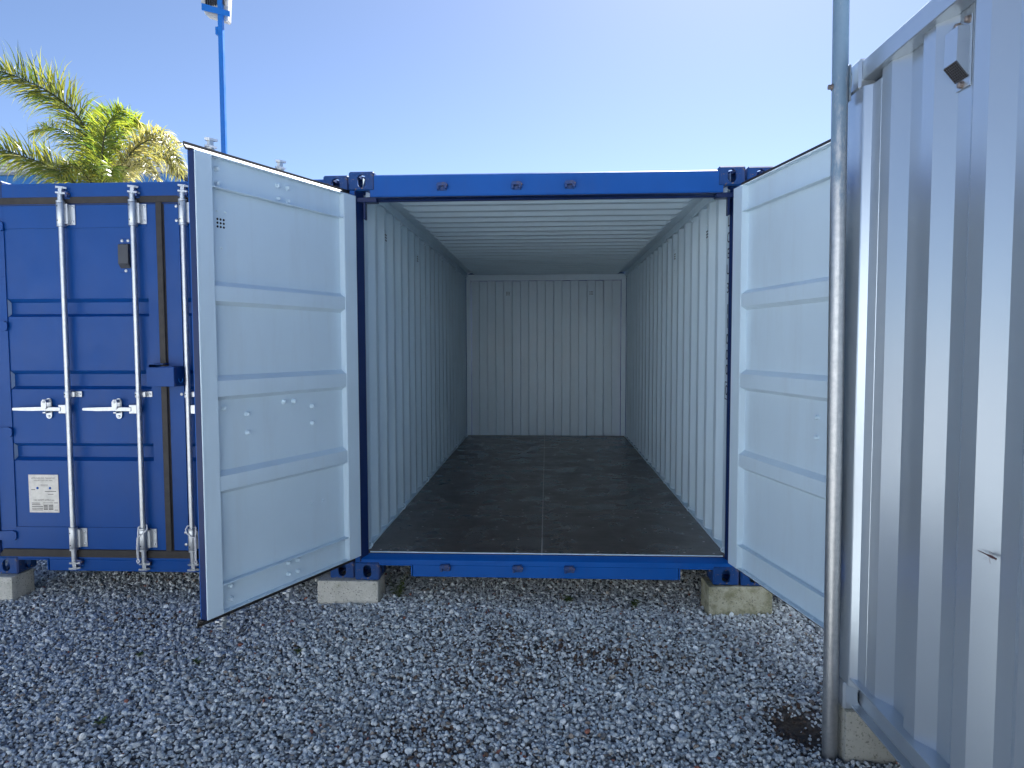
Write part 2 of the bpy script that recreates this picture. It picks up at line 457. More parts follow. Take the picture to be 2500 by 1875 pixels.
def build_door(parent, side, loc, rot, bars, inner_bolts, center_gasket, hinge_z=(0.26, 0.95, 1.655, 2.30), detail=True, blue='blue'):
    """local frame: x = s*u (u from the hinge edge), y = -w (w outwards from the inner face)"""
    s = 1 if side == 'L' else -1
    mats = [M['white'], M[blue], M['navy']]
    def bx(mb, u0, u1, w0, w1, z0, z1, mi=0, c=0.0):
        a, b_ = sorted((s * u0, s * u1)); return mb.box(a, b_, -w1, -w0, z0, z1, mi, c)
    # pressed door leaf: sheet with three ribs pushed inwards
    prof = [(0.30, 0.040)]
    for a, b_, c_, d in RIBS[::-1]: prof += [(a, 0.040), (b_, 0.006), (c_, 0.006), (d, 0.040)]
    prof.append((2.295, 0.040))
    mb = sheet(prof, s * 0.108, s * 1.074, lambda t, d, q: (q, -d, t), 0, 1, 0.0025)
    door = part("door", mb, mats, parent, loc=loc, rot=(0, 0, rot))
    P = lambda n, m, mt, **k: part(n, m, mt, door, **k)
    # stiles: white inside, blue outside edge
    for u0, u1 in ((0.0, 0.112), (1.070, DW)):
        mb = MB(); bx(mb, u0, u1, 0.0, 0.006, DZ0, DZ1, 0, 0.0022)
        if u0 < 0.5: bx(mb, u0 + 0.0005, u1 - 0.0005, 0.006, 0.041, DZ0 + 0.0005, DZ1 - 0.0005, 0)
        bx(mb, u0 + 0.0003, u1 - 0.0003, 0.0455 if u0 > 0.5 else 0.041, DT, DZ0 + 0.0003, DZ1 - 0.0003, 1)
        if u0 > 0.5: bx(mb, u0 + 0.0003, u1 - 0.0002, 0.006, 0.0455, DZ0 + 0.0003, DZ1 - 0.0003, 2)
        P("door_stile", mb, mats)
    # top and bottom rails: channels open to the inside
    for z0, z1, nm in ((DZ0, 0.308, "bottom_rail"), (2.285, DZ1, "top_rail")):
        mb = MB()
        bx(mb, 0.112, 1.070, 0.036, 0.046, z0 + 0.002, z1 - 0.002, 0)
        bx(mb, 0.112, 1.070, 0.003, 0.0355, z0, z0 + 0.006, 0, 0.0015)
        bx(mb, 0.112, 1.070, 0.003, 0.0355, z1 - 0.006, z1, 0, 0.0015)
        bx(mb, 0.110, 1.072, 0.0465, DT, z0 - 0.0003, z1 + 0.01 if z0 < 1 else z1, 1)
        P(nm, mb, mats)
    # rivets holding the gasket
    mb = MB()
    for z in (DZ0 + 0.006, DZ1 - 0.006):
        for k in range(8):
            u = 0.19 + k * 0.117
            d = 1 if z < 1 else -1
            mb.lathe([(0.006, 0), (0.0055, 0.002 * d), (0.003, 0.0042 * d)], (s * u, -0.018, z), 'z', 7)
    P("rivet_row", mb, M['white'], kind="stuff")
    # gasket: flared rubber fins on the outer edges
    def fin(axis, e, sign, a, b_):
        mb = MB()
        poly = [(0.014, 0.0), (0.045, 0.0), (0.060, 0.022), (0.061, 0.040), (0.056, 0.040), (0.054, 0.026), (0.036, 0.008), (0.014, 0.005)]
        if axis == 'z':
            mb.prism([(-w, e + sign * h) for w, h in poly], 'x', s * a, s * b_)
        else:
            mb.prism([(s * (e + sign * h), -w) for w, h in poly], 'z', a, b_)
        P("gasket", mb, M['rubber'])
    fin('z', DZ1, 1, -0.012, DW + 0.014); fin('z', DZ0, -1, -0.012, DW + 0.014)
    if center_gasket:
        fin('u', DW, 1, DZ0 - 0.01, DZ1 + 0.01)
    # locking bars on the outer face
    for u in bars:
        x = s * u; w = DT + 0.034
        P("locking_bar", MB().tube([(x, -w, 0.09), (x, -w, 2.49)], 0.0168, 14), M['zinc'])
        for zc, h in ((2.370, 0.135), (0.252, 0.125), (1.206, 0.038)):
            mb = MB()
            if h > 0.1:
                mb.lathe([(0.0245, -h / 2), (0.0255, -h / 2 + 0.004), (0.0255, h / 2 - 0.004), (0.0245, h / 2)], (x, -w, zc), 'z', 16)
                mb.lathe([(0.022, h / 2), (0.0265, h / 2 + 0.002), (0.0265, h / 2 + 0.014), (0.021, h / 2 + 0.016)], (x, -w, zc), 'z', 16)
                mb.lathe([(0.022, -h / 2 - 0.016), (0.0265, -h / 2 - 0.014), (0.0265, -h / 2 - 0.002), (0.021, -h / 2)], (x, -w, zc), 'z', 16)
            else:
                mb.lathe([(0.0215, -h / 2), (0.0225, -h / 2 + 0.003), (0.0225, h / 2 - 0.003), (0.0215, h / 2)], (x, -w, zc), 'z', 16)
            bx(mb, u + s * 0.010 if s > 0 else u - 0.040, u + 0.040 if s > 0 else u - 0.010, DT + 0.004, DT + 0.030, zc - h / 2 + 0.004, zc + h / 2 - 0.004)
            bx(mb, u - 0.028, u + 0.074 if s > 0 else u + 0.028, DT + 0.0008, DT + 0.0058, zc - h / 2, zc + h / 2, 0, 0.002)
            if s < 0: bx(mb, u - 0.074, u - 0.020, DT + 0.0012, DT + 0.0060, zc - h / 2, zc + h / 2, 0, 0.002)
            P("bar_bracket", mb, M['zinc'])
            if detail:
                bm_ = cached("zbolt", lambda: bolt_mesh(0.008, 0.007, M['zinc']))
                for dz in ((-h / 2 + 0.022, h / 2 - 0.022) if h > 0.1 else (0.0,)):
                    link("bolt", bm_, door, (s * u + 0.058 * (1 if s > 0 else -1), -(DT + 0.0058), zc + dz), (R(180), 0, 0))
                hm = cached("pinhole", lambda: MB().lathe([(0.0042, 0), (0.0042, 0.0012), (0.0005, 0.0012)], (0, 0, 0), 'y', 8).mesh("pin_hole", M['dark']))
                for dz in ((-h / 2 + 0.022, h / 2 - 0.022) if h > 0.1 else (0.0,)):
                    link("pin_hole", hm, door, (x - 0.007, -(w + (0.0245 if h > 0.1 else 0.0213)), zc + dz), (R(180), 0, 0))
        # cams
        def cam_mesh():
            mb = MB()
            mb.lathe([(0.015, -0.02), (0.015, 0.016), (0.021, 0.018), (0.021, 0.024), (0.012, 0.026)], (0, 0, 0), 'z', 12)
            mb.prism([(-0.036, 0.010), (-0.026, -0.014), (0.030, -0.012), (0.044, 0.004), (0.030, 0.016)], 'z', 0.024, 0.034)
            mb.prism([(-0.012, -0.010), (0.010, -0.012), (0.014, 0.008), (-0.010, 0.012)], 'z', 0.033, 0.060)
            mb.prism([(-0.040, 0.014), (-0.030, -0.010), (0.012, -0.016), (0.034, -0.004), (0.020, 0.014)], 'z', 0.058, 0.070)
            return mb.mesh("cam", M['zinc'])
        cm = cached("cam", cam_mesh)
        link("cam", cm, door, (x, -w, 2.472), (0, R(6), R(10)))
        link("cam", cm, door, (x, -w, 0.118), (R(180), R(-5), R(-10)))
        # handle and its catch
        hu = u - 0.19 if u > 0.45 else u + 0.19
        hs = -1 if u > 0.45 else 1
        mb = MB()
        bx(mb, *sorted((u + hs * 0.012, u + hs * 0.068)), w - 0.010, w + 0.004, 1.080, 1.139, 0, 0.003)
        bx(mb, *sorted((u + hs * 0.05, u + hs * 0.16)), w - 0.004, w + 0.008, 1.096, 1.124, 0, 0.003)
        o_ = [(u + hs * 0.155, 1.1), (u + hs * 0.155, 1.124), (u + hs * 0.275, 1.121), (u + hs * 0.375, 1.117), (u + hs * 0.380, 1.111), (u + hs * 0.375, 1.101), (u + hs * 0.275, 1.098)]
        mb.prism([(s * a, b_) for a, b_ in o_], 'y', -(w + 0.006), -(w - 0.006))
        P("handle", mb, M['zinc'])
        cu_ = u + hs * 0.155
        mb = MB()
        pl = [(s * cu_ + a, 1.111 + b_) for a, b_ in stadium(0.040, 0.135)]
        mb.prism(pl, 'y', -(DT + 0.006), -(DT + 0.0008))
        mb.prism([(s * cu_ + a, 1.140 + b_) for a, b_ in stadium(0.034, 0.062)], 'y', -(w + 0.018), -(w + 0.013))
        bx(mb, cu_ - 0.012, cu_ + 0.012, DT + 0.005, w + 0.014, 1.152, 1.172)
        bx(mb, cu_ - 0.011, cu_ + 0.011, DT + 0.005, w + 0.016, 1.082, 1.093, 0, 0.002)
        P("handle_catch", mb, M['zinc'])
        if detail:
            for z in (1.158, 1.060):
                link("bolt", cached("zbolt", lambda: 0), door, (s * cu_, -(DT + 0.006 if z < 1.1 else w + 0.018), z), (R(180), 0, 0))
    # blade hinges
    for z in hinge_z:
        mb = MB()
        mb.prism([(s * -0.03, z - 0.030), (s * 0.105, z - 0.030), (s * 0.118, z - 0.018), (s * 0.118, z + 0.022), (s * 0.095, z + 0.034), (s * -0.03, z + 0.026)], 'y', -(DT + 0.014), -(DT + 0.001))
        mb.lathe([(0.016, -0.034), (0.016, 0.034)], (s * -0.028, -(DT + 0.010), z), 'z', 12)
        P("hinge", mb, M[blue])
    # inside bolt ends
    wb = cached("wbolt", lambda: bolt_mesh(0.0115, 0.022, M['white']))
    sb = cached("sbolt", lambda: bolt_mesh(0.0065, 0.009, M['white']))
    for u, z, w, big in inner_bolts:
        link("bolt", wb if big else sb, door, (s * u, -w, z), None)
    return door

def vent_holes(parent, place, name="vent"):
    """3x3 grid of dark drilled holes; place(i,j)->(loc,rot)"""
    mb = MB()
    for i in (-1, 0, 1):
        for j in (-1, 0, 1):
            p, ax, d = place(i, j)
            mb.lathe([(0.0060, 0), (0.0060, d * 0.0012), (0.0005, d * 0.0012)], p, ax, 10)
    return part(name, mb, M['dark'], parent)

# ------------------------------------------------------------------ blue containers
W_, H_, L_ = 2.438, 2.591, 6.058
BAR_L = [0.540, 1.003]       # bars on the left leaf, measured from its hinge
BAR_R = [1.020]
def blue_container(name, x0, y0, z0, label, closed=True, interior=True, blue='blue'):
    BL = M[blue]
    root = link(name, None, None, (x0, y0, z0))
    thing(root, label, "container")
    P = lambda n, m, mt, **k: part(n, m, mt, root, **k)
    both = [BL, M['white']]
    for x in (0, W_ - CW):
        for y in (0, L_ - CD):
            for z in (0, H_ - CH):
                link("corner_casting", CAST_BLUE, root, (x, y, z))
    for x, s in ((0, 1), (W_, -1)):
        # front posts: blue jamb outside, pale inside
        mb = MB()
        poly = [(x + s * 0.004, 0.006), (x + s * 0.036, 0.006), (x + s * 0.050, 0.030), (x + s * 0.073, 0.064), (x + s * 0.073, 0.070), (x + s * 0.030, 0.070), (x + s * 0.030, 0.16), (x + s * 0.004, 0.16)]
        mb.prism(poly, 'z', CH, H_ - CH, 0)
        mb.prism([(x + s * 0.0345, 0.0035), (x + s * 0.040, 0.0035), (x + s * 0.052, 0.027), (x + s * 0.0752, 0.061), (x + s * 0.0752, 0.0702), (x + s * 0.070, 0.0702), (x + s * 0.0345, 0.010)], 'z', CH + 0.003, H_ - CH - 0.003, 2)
        poly = [(x + s * 0.0305, 0.0705), (x + s * 0.071, 0.0705), (x + s * 0.071, 0.082), (x + s * 0.063, 0.086), (x + s * 0.059, 0.172), (x + s * 0.0305, 0.172)]
        mb.prism(poly, 'z', CH + 0.02, H_ - CH, 1)
        P("corner_post", mb, both + [M['navy']])
        mb = MB()
        a, b_ = sorted((x + s * 0.006, x + s * 0.112))
        mb.box(a, b_, L_ - 0.16, L_ - 0.006, CH, H_ - CH, 0, 0.004)
        a, b_ = sorted((x + s * 0.046, x + s * 0.113))
        mb.box(a, b_, L_ - 0.163, L_ - 0.1605, CH + 0.03, H_ - CH - 0.0045, 1)
        P("corner_post", mb, both)
        # side wall
        prof = corr_profile(0.165, L_ - 0.155, 0.072, 0.068, 0.070, 0.036, 'i')
        mb = sheet(prof, 0.150, 2.535, lambda t, d, q: (x + s * (0.012 + d), t, q), 0, 1)
        wall = P("side_wall", mb, both)
        # rails
        mb = MB()
        a, b_ = sorted((x + s * 0.008, x + s * 0.066)); mb.box(a, b_, CD, L_ - CD, 2.520, 2.576, 0, 0.003)
        a, b_ = sorted((x + s * 0.0662, x + s * 0.0685)); mb.box(a, b_, CD * 0.5, L_ - CD * 0.5, 2.500, 2.572, 1)
        a, b_ = sorted((x + s * 0.0165, x + s * 0.0658)); mb.box(a, b_, 0.173, L_ - 0.164, 2.512, 2.5195, 1)
        P("top_side_rail", mb, both)
        mb = MB()
        a, b_ = sorted((x + s * 0.008, x + s * 0.046)); mb.box(a, b_, CD, L_ - CD, 0.022, 0.150, 0, 0.003)
        a, b_ = sorted((x + s * 0.016, x + s * 0.0605)); mb.box(a, b_, 0.172, L_ - 0.165, 0.1505, 0.176, 1, 0.003)
        P("bottom_side_rail", mb, both)
        if interior:
            ring = cached("ring", lambda: MB().tube([(0, 0.0, -0.026), (0.016, 0.0, -0.020), (0.024, 0.004, 0), (0.016, 0.010, 0.020), (0, 0.012, 0.026)], 0.0048, 7).mesh("lashing_ring", M['white']))
            for k in range(6):
                for z, rx in ((2.488, 0.5), (0.196, -0.5)):
                    y = 0.125 if k == 0 else 0.105 + k * 1.113
                    xx = x + s * (0.058 if k else 0.062)
                    link("lashing_ring", ring, root, (xx, y, z), (rx, 0, 0 if s > 0 else math.pi))
            for y in (0.77, 2.02):
                vent_holes(wall, lambda i, j: ((x + s * 0.0513, y + i * 0.020, 2.30 + j * 0.020), 'x', s))
                rm = cached("rivet", lambda: MB().lathe([(0.006, 0), (0.005, 0.004), (0.0005, 0.005)], (0, 0, 0), 'x', 7).mesh("rivet", M['white']))
                for dy, dz in ((0.012, 0.055), (-0.012, 0.060), (0.01, -0.13)):
                    link("rivet", rm, wall, (x + s * 0.051, y + dy, 2.30 + dz), (0, 0, 0 if s > 0 else math.pi))
    # front header
    mb = MB()
    mb.prism([(0.006, 2.440), (0.006, 2.563), (0.014, 2.570), (0.13, 2.570), (0.13, 2.520), (0.085, 2.520), (0.085, 2.418), (0.070, 2.418), (0.060, 2.428), (0.012, 2.432)], 'x', CW - 0.03, W_ - CW + 0.03, 0)
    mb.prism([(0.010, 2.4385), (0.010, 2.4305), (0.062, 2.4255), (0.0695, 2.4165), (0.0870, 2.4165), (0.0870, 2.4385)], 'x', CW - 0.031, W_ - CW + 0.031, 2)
    mb.box(0.086, W_ - 0.086, 0.0855, 0.125, 2.424, 2.519, 1)
    P("door_header", mb, both + [M['navy']])
    for x, s in ((0, 1), (W_, -1)):
        mb = MB(); a, b_ = sorted((x + s * 0.03, x + s * 0.17)); mb.box(a, b_, 0.018, 0.084, 2.405, 2.436, 0, 0.003)
        a, b_ = sorted((x + s * 0.0855, x + s * 0.098)); mb.box(a, b_, 0.02, 0.068, 2.30, 2.4045, 0, 0.003)
        P("header_gusset", mb, M['navy'])
    # sill with fork pockets
    mb = MB()
    mb.prism([(y, z) for y, z in [(0.008, 0.104), (0.008, 0.134), (0.018, 0.141), (0.078, 0.155), (0.078, 0.104)]], 'x', 0.02, W_ - 0.02, 0)
    mb.box(0.375, W_ - 0.375, 0.0085, 0.070, 0.026, 0.1035, 0, 0.003)
    for a, b_ in ((CW + 0.002, 0.372), (W_ - 0.372, W_ - CW - 0.002)):
        mb.box(a, b_, 0.002, 0.080, 0.098, 0.108, 0, 0.002)
    for a in (0.365, W_ - 0.373):
        mb.box(a, a + 0.008, 0.002, 0.080, 0.030, 0.107, 0, 0.002)
    P("door_sill", mb, BL)
    P("sill_strip", MB().box(0.082, W_ - 0.082, 0.0785, 0.088, 0.1595, 0.1655, 0, 0.001), M['white'])
    # bar keepers
    def keeper():
        mb = MB()
        mb.box(-0.030, 0.030, -0.006, 0.0, -0.022, 0.026, 0, 0.002)
        mb.prism([(-0.034, 0.012), (-0.024, 0.024), (0.024, 0.024), (0.034, 0.012), (0.034, 0.004), (-0.034, 0.004)], 'y', -0.030, -0.005)
        mb.box(-0.032, -0.016, -0.032, -0.005, -0.018, 0.006, 0, 0.003)
        mb.box(0.014, 0.032, -0.034, -0.005, -0.014, 0.006, 0, 0.003)
        return mb.mesh("bar_keeper", M['blue_worn'])
    km = cached("keeper", keeper)
    for x in (0.587, 1.049, 1.376):
        for z in (2.488, 0.118 - 0.030):
            k = link("bar_keeper", km, root, (x, 0.0065, z), (0, random.uniform(-0.06, 0.06), 0))
    # roof
    pr = corr_profile(0.135, L_ - 0.13, 0.122, 0.028, 0.060, 0.030, 'o')
    xs = [0.066, 0.135, 0.190, W_ - 0.190, W_ - 0.135, W_ - 0.066]; ks = [0, 0, 1, 1, 0, 0]
    mb = MB(); n = len(pr)
    top = [(x, t, 2.566 - d * k) for x, k in zip(xs, ks) for t, d in pr]
    bot = [(x, t, 2.563 - d * k) for x, k in zip(xs, ks) for t, d in pr]
    q = [(i * n + j, i * n + j + 1, (i + 1) * n + j + 1, (i + 1) * n + j) for i in range(len(xs) - 1) for j in range(n - 1)]
    mb.add(top, q, 0); mb.add(bot, q, 1)
    me = bpy.data.meshes.new("roof")
    me.from_pydata(mb.v, [], mb.f); me.materials.append(BL); me.materials.append(M['white'])
    me.polygons.foreach_set("material_index", mb.m)
    link("roof", me, root)
    # end wall
    pe = corr_profile(0.113, W_ - 0.113, 0.110, 0.013, 0.110, 0.045, 'i')
    P("end_wall", sheet(pe, 0.150, 2.455, lambda t, d, qv: (t, L_ - 0.030 - 0.040 - (d - 0.040) - 0.02, qv), 0, 1), both)
    mb = MB(); mb.box(0.10, W_ - 0.10, L_ - 0.14, L_ - 0.02, 2.4555, 2.560, 0, 0.004); mb.box(0.113, W_ - 0.113, L_ - 0.1415, L_ - 0.1403, 2.456, 2.545, 1)
    P("end_header", mb, both)
    P("end_sill", MB().box(0.10, W_ - 0.10, L_ - 0.12, L_ - 0.012, 0.02, 0.1495, 0, 0.004), BL)
    # floor
    P("subfloor", MB().box(0.047, W_ - 0.047, 0.083, L_ - 0.125, 0.110, 0.138), M['dark'])
    if interior:
        pm = {}
        ys = [(0.0895, 1.187), (1.193, 3.591), (3.597, L_ - 0.165)]
        for a, b_ in ys:
            for c_, d in ((0.061, 1.199), (1.206, W_ - 0.061)):
                P("floor_panel", MB().box(c_, d, a, b_, 0.1385, 0.165, 0, 0.0012), M['ply'])
        mb = MB(); mb.box(1.1992, 1.2058, 0.092, L_ - 0.17, 0.139, 0.1638)
        for yy in (1.187, 3.591): mb.box(0.30, 2.10, yy + 0.0004, yy + 0.0056, 0.139, 0.1644)
        P("floor_seam", mb, M['seam'])
        mb = MB(); r2 = random.Random(3)
        for yy in (0.13, 0.40, 0.72, 1.05, 1.16, 1.24, 1.55, 1.9, 2.3, 2.7, 3.1, 3.5, 4.2, 4.9):
            for xx in np.linspace(0.14, 2.30, 13):
                if r2.random() < 0.72:
                    px, py = xx + r2.uniform(-0.012, 0.012), yy + r2.uniform(-0.012, 0.012)
                    if abs(px - 1.2025) < 0.02: px += 0.05
                    mb.lathe([(0.0088, 0), (0.0070, 0.0012), (0.0004, 0.0014)], (px, py, 0.1650), 'z', 7)
        P("screw_heads", mb, M['seam'], kind="stuff")
        for x in (0.660, 1.890):
            vent_holes(root, lambda i, j: ((x + i * 0.020, L_ - 0.0985, 2.27 + j * 0.020), 'y', -1))
        for x, s in ((0, 1), (W_, -1)):
            a, b_ = sorted((x + s * 0.0475, x + s * 0.1650))
            P("corner_cover", MB().box(a, b_, L_ - 0.1815, L_ - 0.165, H_ - CH - 0.004, 2.5445, 0, 0.002), M['white'])
        for x, s in ((0.046, 1), (W_ - 0.046, -1)):
            for z in (0.28, 1.19, 2.16):
                a, b_ = sorted((x, x + s * 0.045))
                P("lashing_bar", MB().tube([(a, L_ - 0.175, z), (b_, L_ - 0.175, z)], 0.006, 8), M['white'])
    return root

IN_BOLTS_L = [(1.018, 2.385, 0.036, 1), (1.016, 2.313, 0.036, 1), (0.616, 2.383, 0.036, 1), (0.543, 2.384, 0.036, 1), (0.614, 2.312, 0.036, 1), (0.541, 2.312, 0.036, 1),
              (1.000, 0.278, 0.036, 1), (1.000, 0.212, 0.036, 1), (0.597, 0.281, 0.036, 1), (0.526, 0.279, 0.036, 1), (0.597, 0.215, 0.036, 1), (0.526, 0.213, 0.036, 1),
              (1.008, 1.195, 0.040, 1), (0.862, 1.153, 0.040, 1), (0.861, 1.054, 0.040, 1), (0.601, 1.196, 0.040, 1), (0.526, 1.194, 0.040, 1), (0.381, 1.153, 0.040, 1), (0.381, 1.055, 0.040, 1),
              (0.394, 0.580, 0.040, 0), (0.298, 0.577, 0.040, 0), (0.965, 2.180, 0.040, 0), (1.015, 2.180, 0.040, 0), (0.993, 1.999, 0.040, 0)]
IN_BOLTS_R = [(0.862, 1.153, 0.040, 1), (0.861, 1.054, 0.040, 1), (1.0, 2.385, 0.036, 1), (1.0, 2.313, 0.036, 1), (1.0, 0.278, 0.036, 1), (1.0, 0.212, 0.036, 1)]

# the open container
main = blue_container("shipping_container", 0, 0, 0, "open blue shipping container with both doors swung out and an empty pale interior")
ld = build_door(main, 'L', (0.045, 0.0, 0), math.atan2(-0.9137, -0.4067), BAR_L, IN_BOLTS_L, False)
vent_holes(ld, lambda i, j: ((0.995 + i * 0.019, -0.0395, 2.122 + j * 0.0185), 'y', 1))
rd = build_door(main, 'R', (2.353, -0.05, 0), math.atan2(0.9816, -0.1908), BAR_R, IN_BOLTS_R, True)
# stacked container number on the inner face of the right post
zz = list((2.276, 2.176, 2.077, 1.978, 1.862, 1.728, 1.640, 1.540, 1.441, 1.346, 1.216))
for ch, z in zip("LCEU3110000", zz):
    me = text_mesh(ch, 0.092)
    me.materials.append(M['print'])
    o = link("lettering", me, main, (2.3745, 0.130, z), (R(90), 0, R(-90 + 2.6)))
mb = MB()
for y0, y1, z0, z1 in ((0.094, 0.166, 1.268, 1.273), (0.094, 0.166, 1.160, 1.165), (0.094, 0.098, 1.165, 1.268), (0.162, 0.166, 1.165, 1.268)):
    mb.box(2.3738, 2.3746, y0, y1, z0, z1)
part("check_digit_frame", mb, M['print'], main)

# closed neighbours
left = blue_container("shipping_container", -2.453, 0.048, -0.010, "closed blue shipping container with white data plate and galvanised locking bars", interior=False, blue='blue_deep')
def shut(root, hz, blue='blue'):
    a = build_door(root, 'L', (0.040, 0.066, 0), 0.0, [0.528, 1.003], [], False, hz, True, blue)
    b_ = build_door(root, 'R', (W_ - 0.040, 0.066, 0), 0.0, [1.026], [], True, hz, True, blue)
    mb = MB()      # compressed seals seen from outside
    mb.box(0.06, W_ - 0.06, 0.004, 0.016, 2.437, 2.482, 0, 0.004)
    mb.box(0.06, W_ - 0.06, 0.003, 0.015, 0.126, 0.172, 0, 0.004)
    mb.box(1.180, 1.222, 0.001, 0.013, 0.165, 2.445, 0, 0.004)
    part("door_seal", mb, M['rubber'], root)
    return a, b_
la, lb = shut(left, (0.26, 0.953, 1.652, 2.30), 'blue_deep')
right = blue_container("shipping_container", 2.449, 0.004, -0.004, "closed blue shipping container mostly hidden behind the open right door", interior=False)
shut(right, (0.26, 0.953, 1.652, 2.30))

# things fixed on the left container's doors
def plate(door):
    # data plate, local frame of the left leaf: x=u, y=-w
    x0, x1, z0, z1, y = 0.206, 0.411, 0.415, 0.669, -0.0455
    pl = part("data_plate", MB().box(x0, x1, y - 0.0015, y, z0, z1, 0, 0.0005), M['plate'], door, label="white metal data plate")
    return (x0 + x1) / 2, (z0 + z1) / 2, y - 0.0019
px, pz, py = plate(la)
mbp = MB()
def ruled(u0, u1, z, h=0.004): mbp.box(px + u0, px + u1, py - 0.0002, py, pz + z, pz + z + h)
for k, (a, b_) in enumerate(((-0.085, -0.028), (-0.085, -0.026), (-0.085, -0.008), (-0.085, -0.008), (-0.083, -0.010))): ruled(a, b_, -0.066 - k * 0.0115)
for z in (-0.062, -0.072): ruled(-0.006, 0.060, z, 0.002)
for k in range(4): ruled(-0.004, 0.024, -0.082 - k * 0.009, 0.005); ruled(0.030, 0.062, -0.082 - k * 0.009, 0.005)
ruled(0.068, 0.094, -0.064); ruled(0.07, 0.094, -0.112); ruled(-0.085, -0.058, 0.024); ruled(0.008, 0.086, 0.013); ruled(0.028, 0.066, -0.006, 0.003); ruled(-0.02, 0.03, 0.058, 0.002); ruled(-0.02, 0.03, 0.051, 0.002)
part("ruled_print", mbp, M['print'], la)
for body, size, dz in (("APPROVED FOR TRANSPORT", 0.0125, 0.103), ("UNDER CUSTOMS SEAL", 0.0125, 0.088), ("CSC SAFETY APPROVAL", 0.0135, -0.044)):
    me = text_mesh(body, size); me.materials.append(M['print'])
    link("lettering", me, la, (px, py - 0.0001, pz + dz), (R(90), 0, 0))
for dx in (-0.042, 0.044):
    part("rivet", MB().lathe([(0.0085, 0), (0.008, -0.002), (0.004, -0.0045), (0.0005, -0.005)], (px + dx, py + 0.0004, pz + 0.037), 'y', 12), M['blue'], la)
# vent cover on the left leaf
mb = MB(); y = -0.0455
mb.box(0.885, 0.965, y - 0.004, y, 1.995, 2.215, 0, 0.002)
vc = part("vent_cover", mb, M['blue_deep'], la)
mb = MB()
mb.prism([(y - 0.004, 2.180), (y - 0.030, 2.172), (y - 0.032, 2.050), (y - 0.004, 2.022)], 'x', 0.892, 0.958)
part("vent_hood", mb, M['plastic'], la)
for dx, z in ((0.905, 2.200), (0.945, 2.200), (0.925, 2.007)):
    link("bolt", cached("zbolt", lambda: 0), la, (dx, y - 0.004, z), (R(180), 0, 0))
# padlock box over the closing edge
mb = MB()
x0, x1, z0, z1 = 1.150, 1.330, 1.262, 1.385
mb.box(x0, x1, -0.105, -0.098, z0, z1, 0, 0.002)
mb.box(x0, x0 + 0.006, -0.098, 0.012, z0, z1 + 0.0, 0); mb.box(x1 - 0.006, x1, -0.098, 0.012, z0, z1 - 0.004, 0)
mb.box(x0 + 0.08, x1, -0.098, 0.012, z1 - 0.002, z1 + 0.004, 0)
mb.box(x0 - 0.016, x0 - 0.010, -0.06, 0.012, z0, z1 + 0.022, 0); mb.box(x0 - 0.010, x0 + 0.085, -0.06, 0.012, z1 + 0.016, z1 + 0.022, 0)
lbx = part("lock_box", mb, M['blue_deep'], left)
part("lock_hook", MB().tube([(x1 + 0.006, -0.06, z0 + 0.05), (x1 + 0.008, -0.06, z0 + 0.032), (x1 + 0.02, -0.06, z0 + 0.022), (x1 + 0.030, -0.06, z0 + 0.034), (x1 + 0.032, -0.06, z0 + 0.052)], 0.003, 7), M['blue'], left)

# rope lashings on two bars of the left container
def rope(bx, label, flip=1):
    w = Vector((-2.453 + bx, 0.048 + 0.066 - 0.084, -0.010))
    root = MB()
    def strand(path, r, twist, amp):
        P_ = [Vector(p) for p in path]
        pts = []
        N = 40
        for st in range(3 if amp else 1):
            pts = []
            for k in range(N + 1):
                t = k / N * (len(P_) - 1); i = min(int(t), len(P_) - 2); f = t - i
                p = P_[i].lerp(P_[i + 1], f)
                a = twist * k / N * 2 * math.pi + st * 2 * math.pi / 3
                pts.append(w + p + Vector((math.cos(a), math.sin(a), 0)) * amp)
            root.tube(pts, r, 6)
    strand([(0.028 * flip, -0.004, 0.345), (0.036 * flip, -0.014, 0.325), (0.02 * flip, -0.030, 0.302), (-0.006 * flip, -0.032, 0.285), (-0.027 * flip, -0.016, 0.268)], 0.0042, 1, 0.0)
    strand([(-0.028 * flip, -0.006, 0.334), (-0.030 * flip, -0.010, 0.30), (-0.028 * flip, -0.014, 0.266)], 0.0042, 1, 0.0)
    strand([(0.028 * flip, -0.004, 0.345), (0.0, 0.026, 0.348), (-0.028 * flip, -0.006, 0.334)], 0.0042, 1, 0.0)
    strand([(-0.028 * flip, -0.016, 0.270), (-0.031 * flip, -0.020, 0.20), (-0.029 * flip, -0.020, 0.130)], 0.0036, 4.5, 0.0042)
    strand([(-0.029 * flip, -0.020, 0.132), (-0.038 * flip, -0.020, 0.112), (-0.029 * flip, -0.021, 0.098), (-0.019 * flip, -0.020, 0.112), (-0.029 * flip, -0.020, 0.130)], 0.004, 1, 0.0)
    o = part("rope", root, M['rope'], None)
    thing(o, label, "rope")
rope(1.043, "twisted white rope looped round the locking bar left of the dark door seam")
rope(1.372, "twisted white rope looped round the locking bar right of the dark door seam", -1)

# ------------------------------------------------------------------ grey container on the right
GXF, GY0, GZ0 = 2.440, -1.337, 0.022
grey = thing(link("shipping_container", None, None, (GXF, GY0, GZ0)), "light grey corrugated shipping container standing end-on beside the galvanised pole", "container")
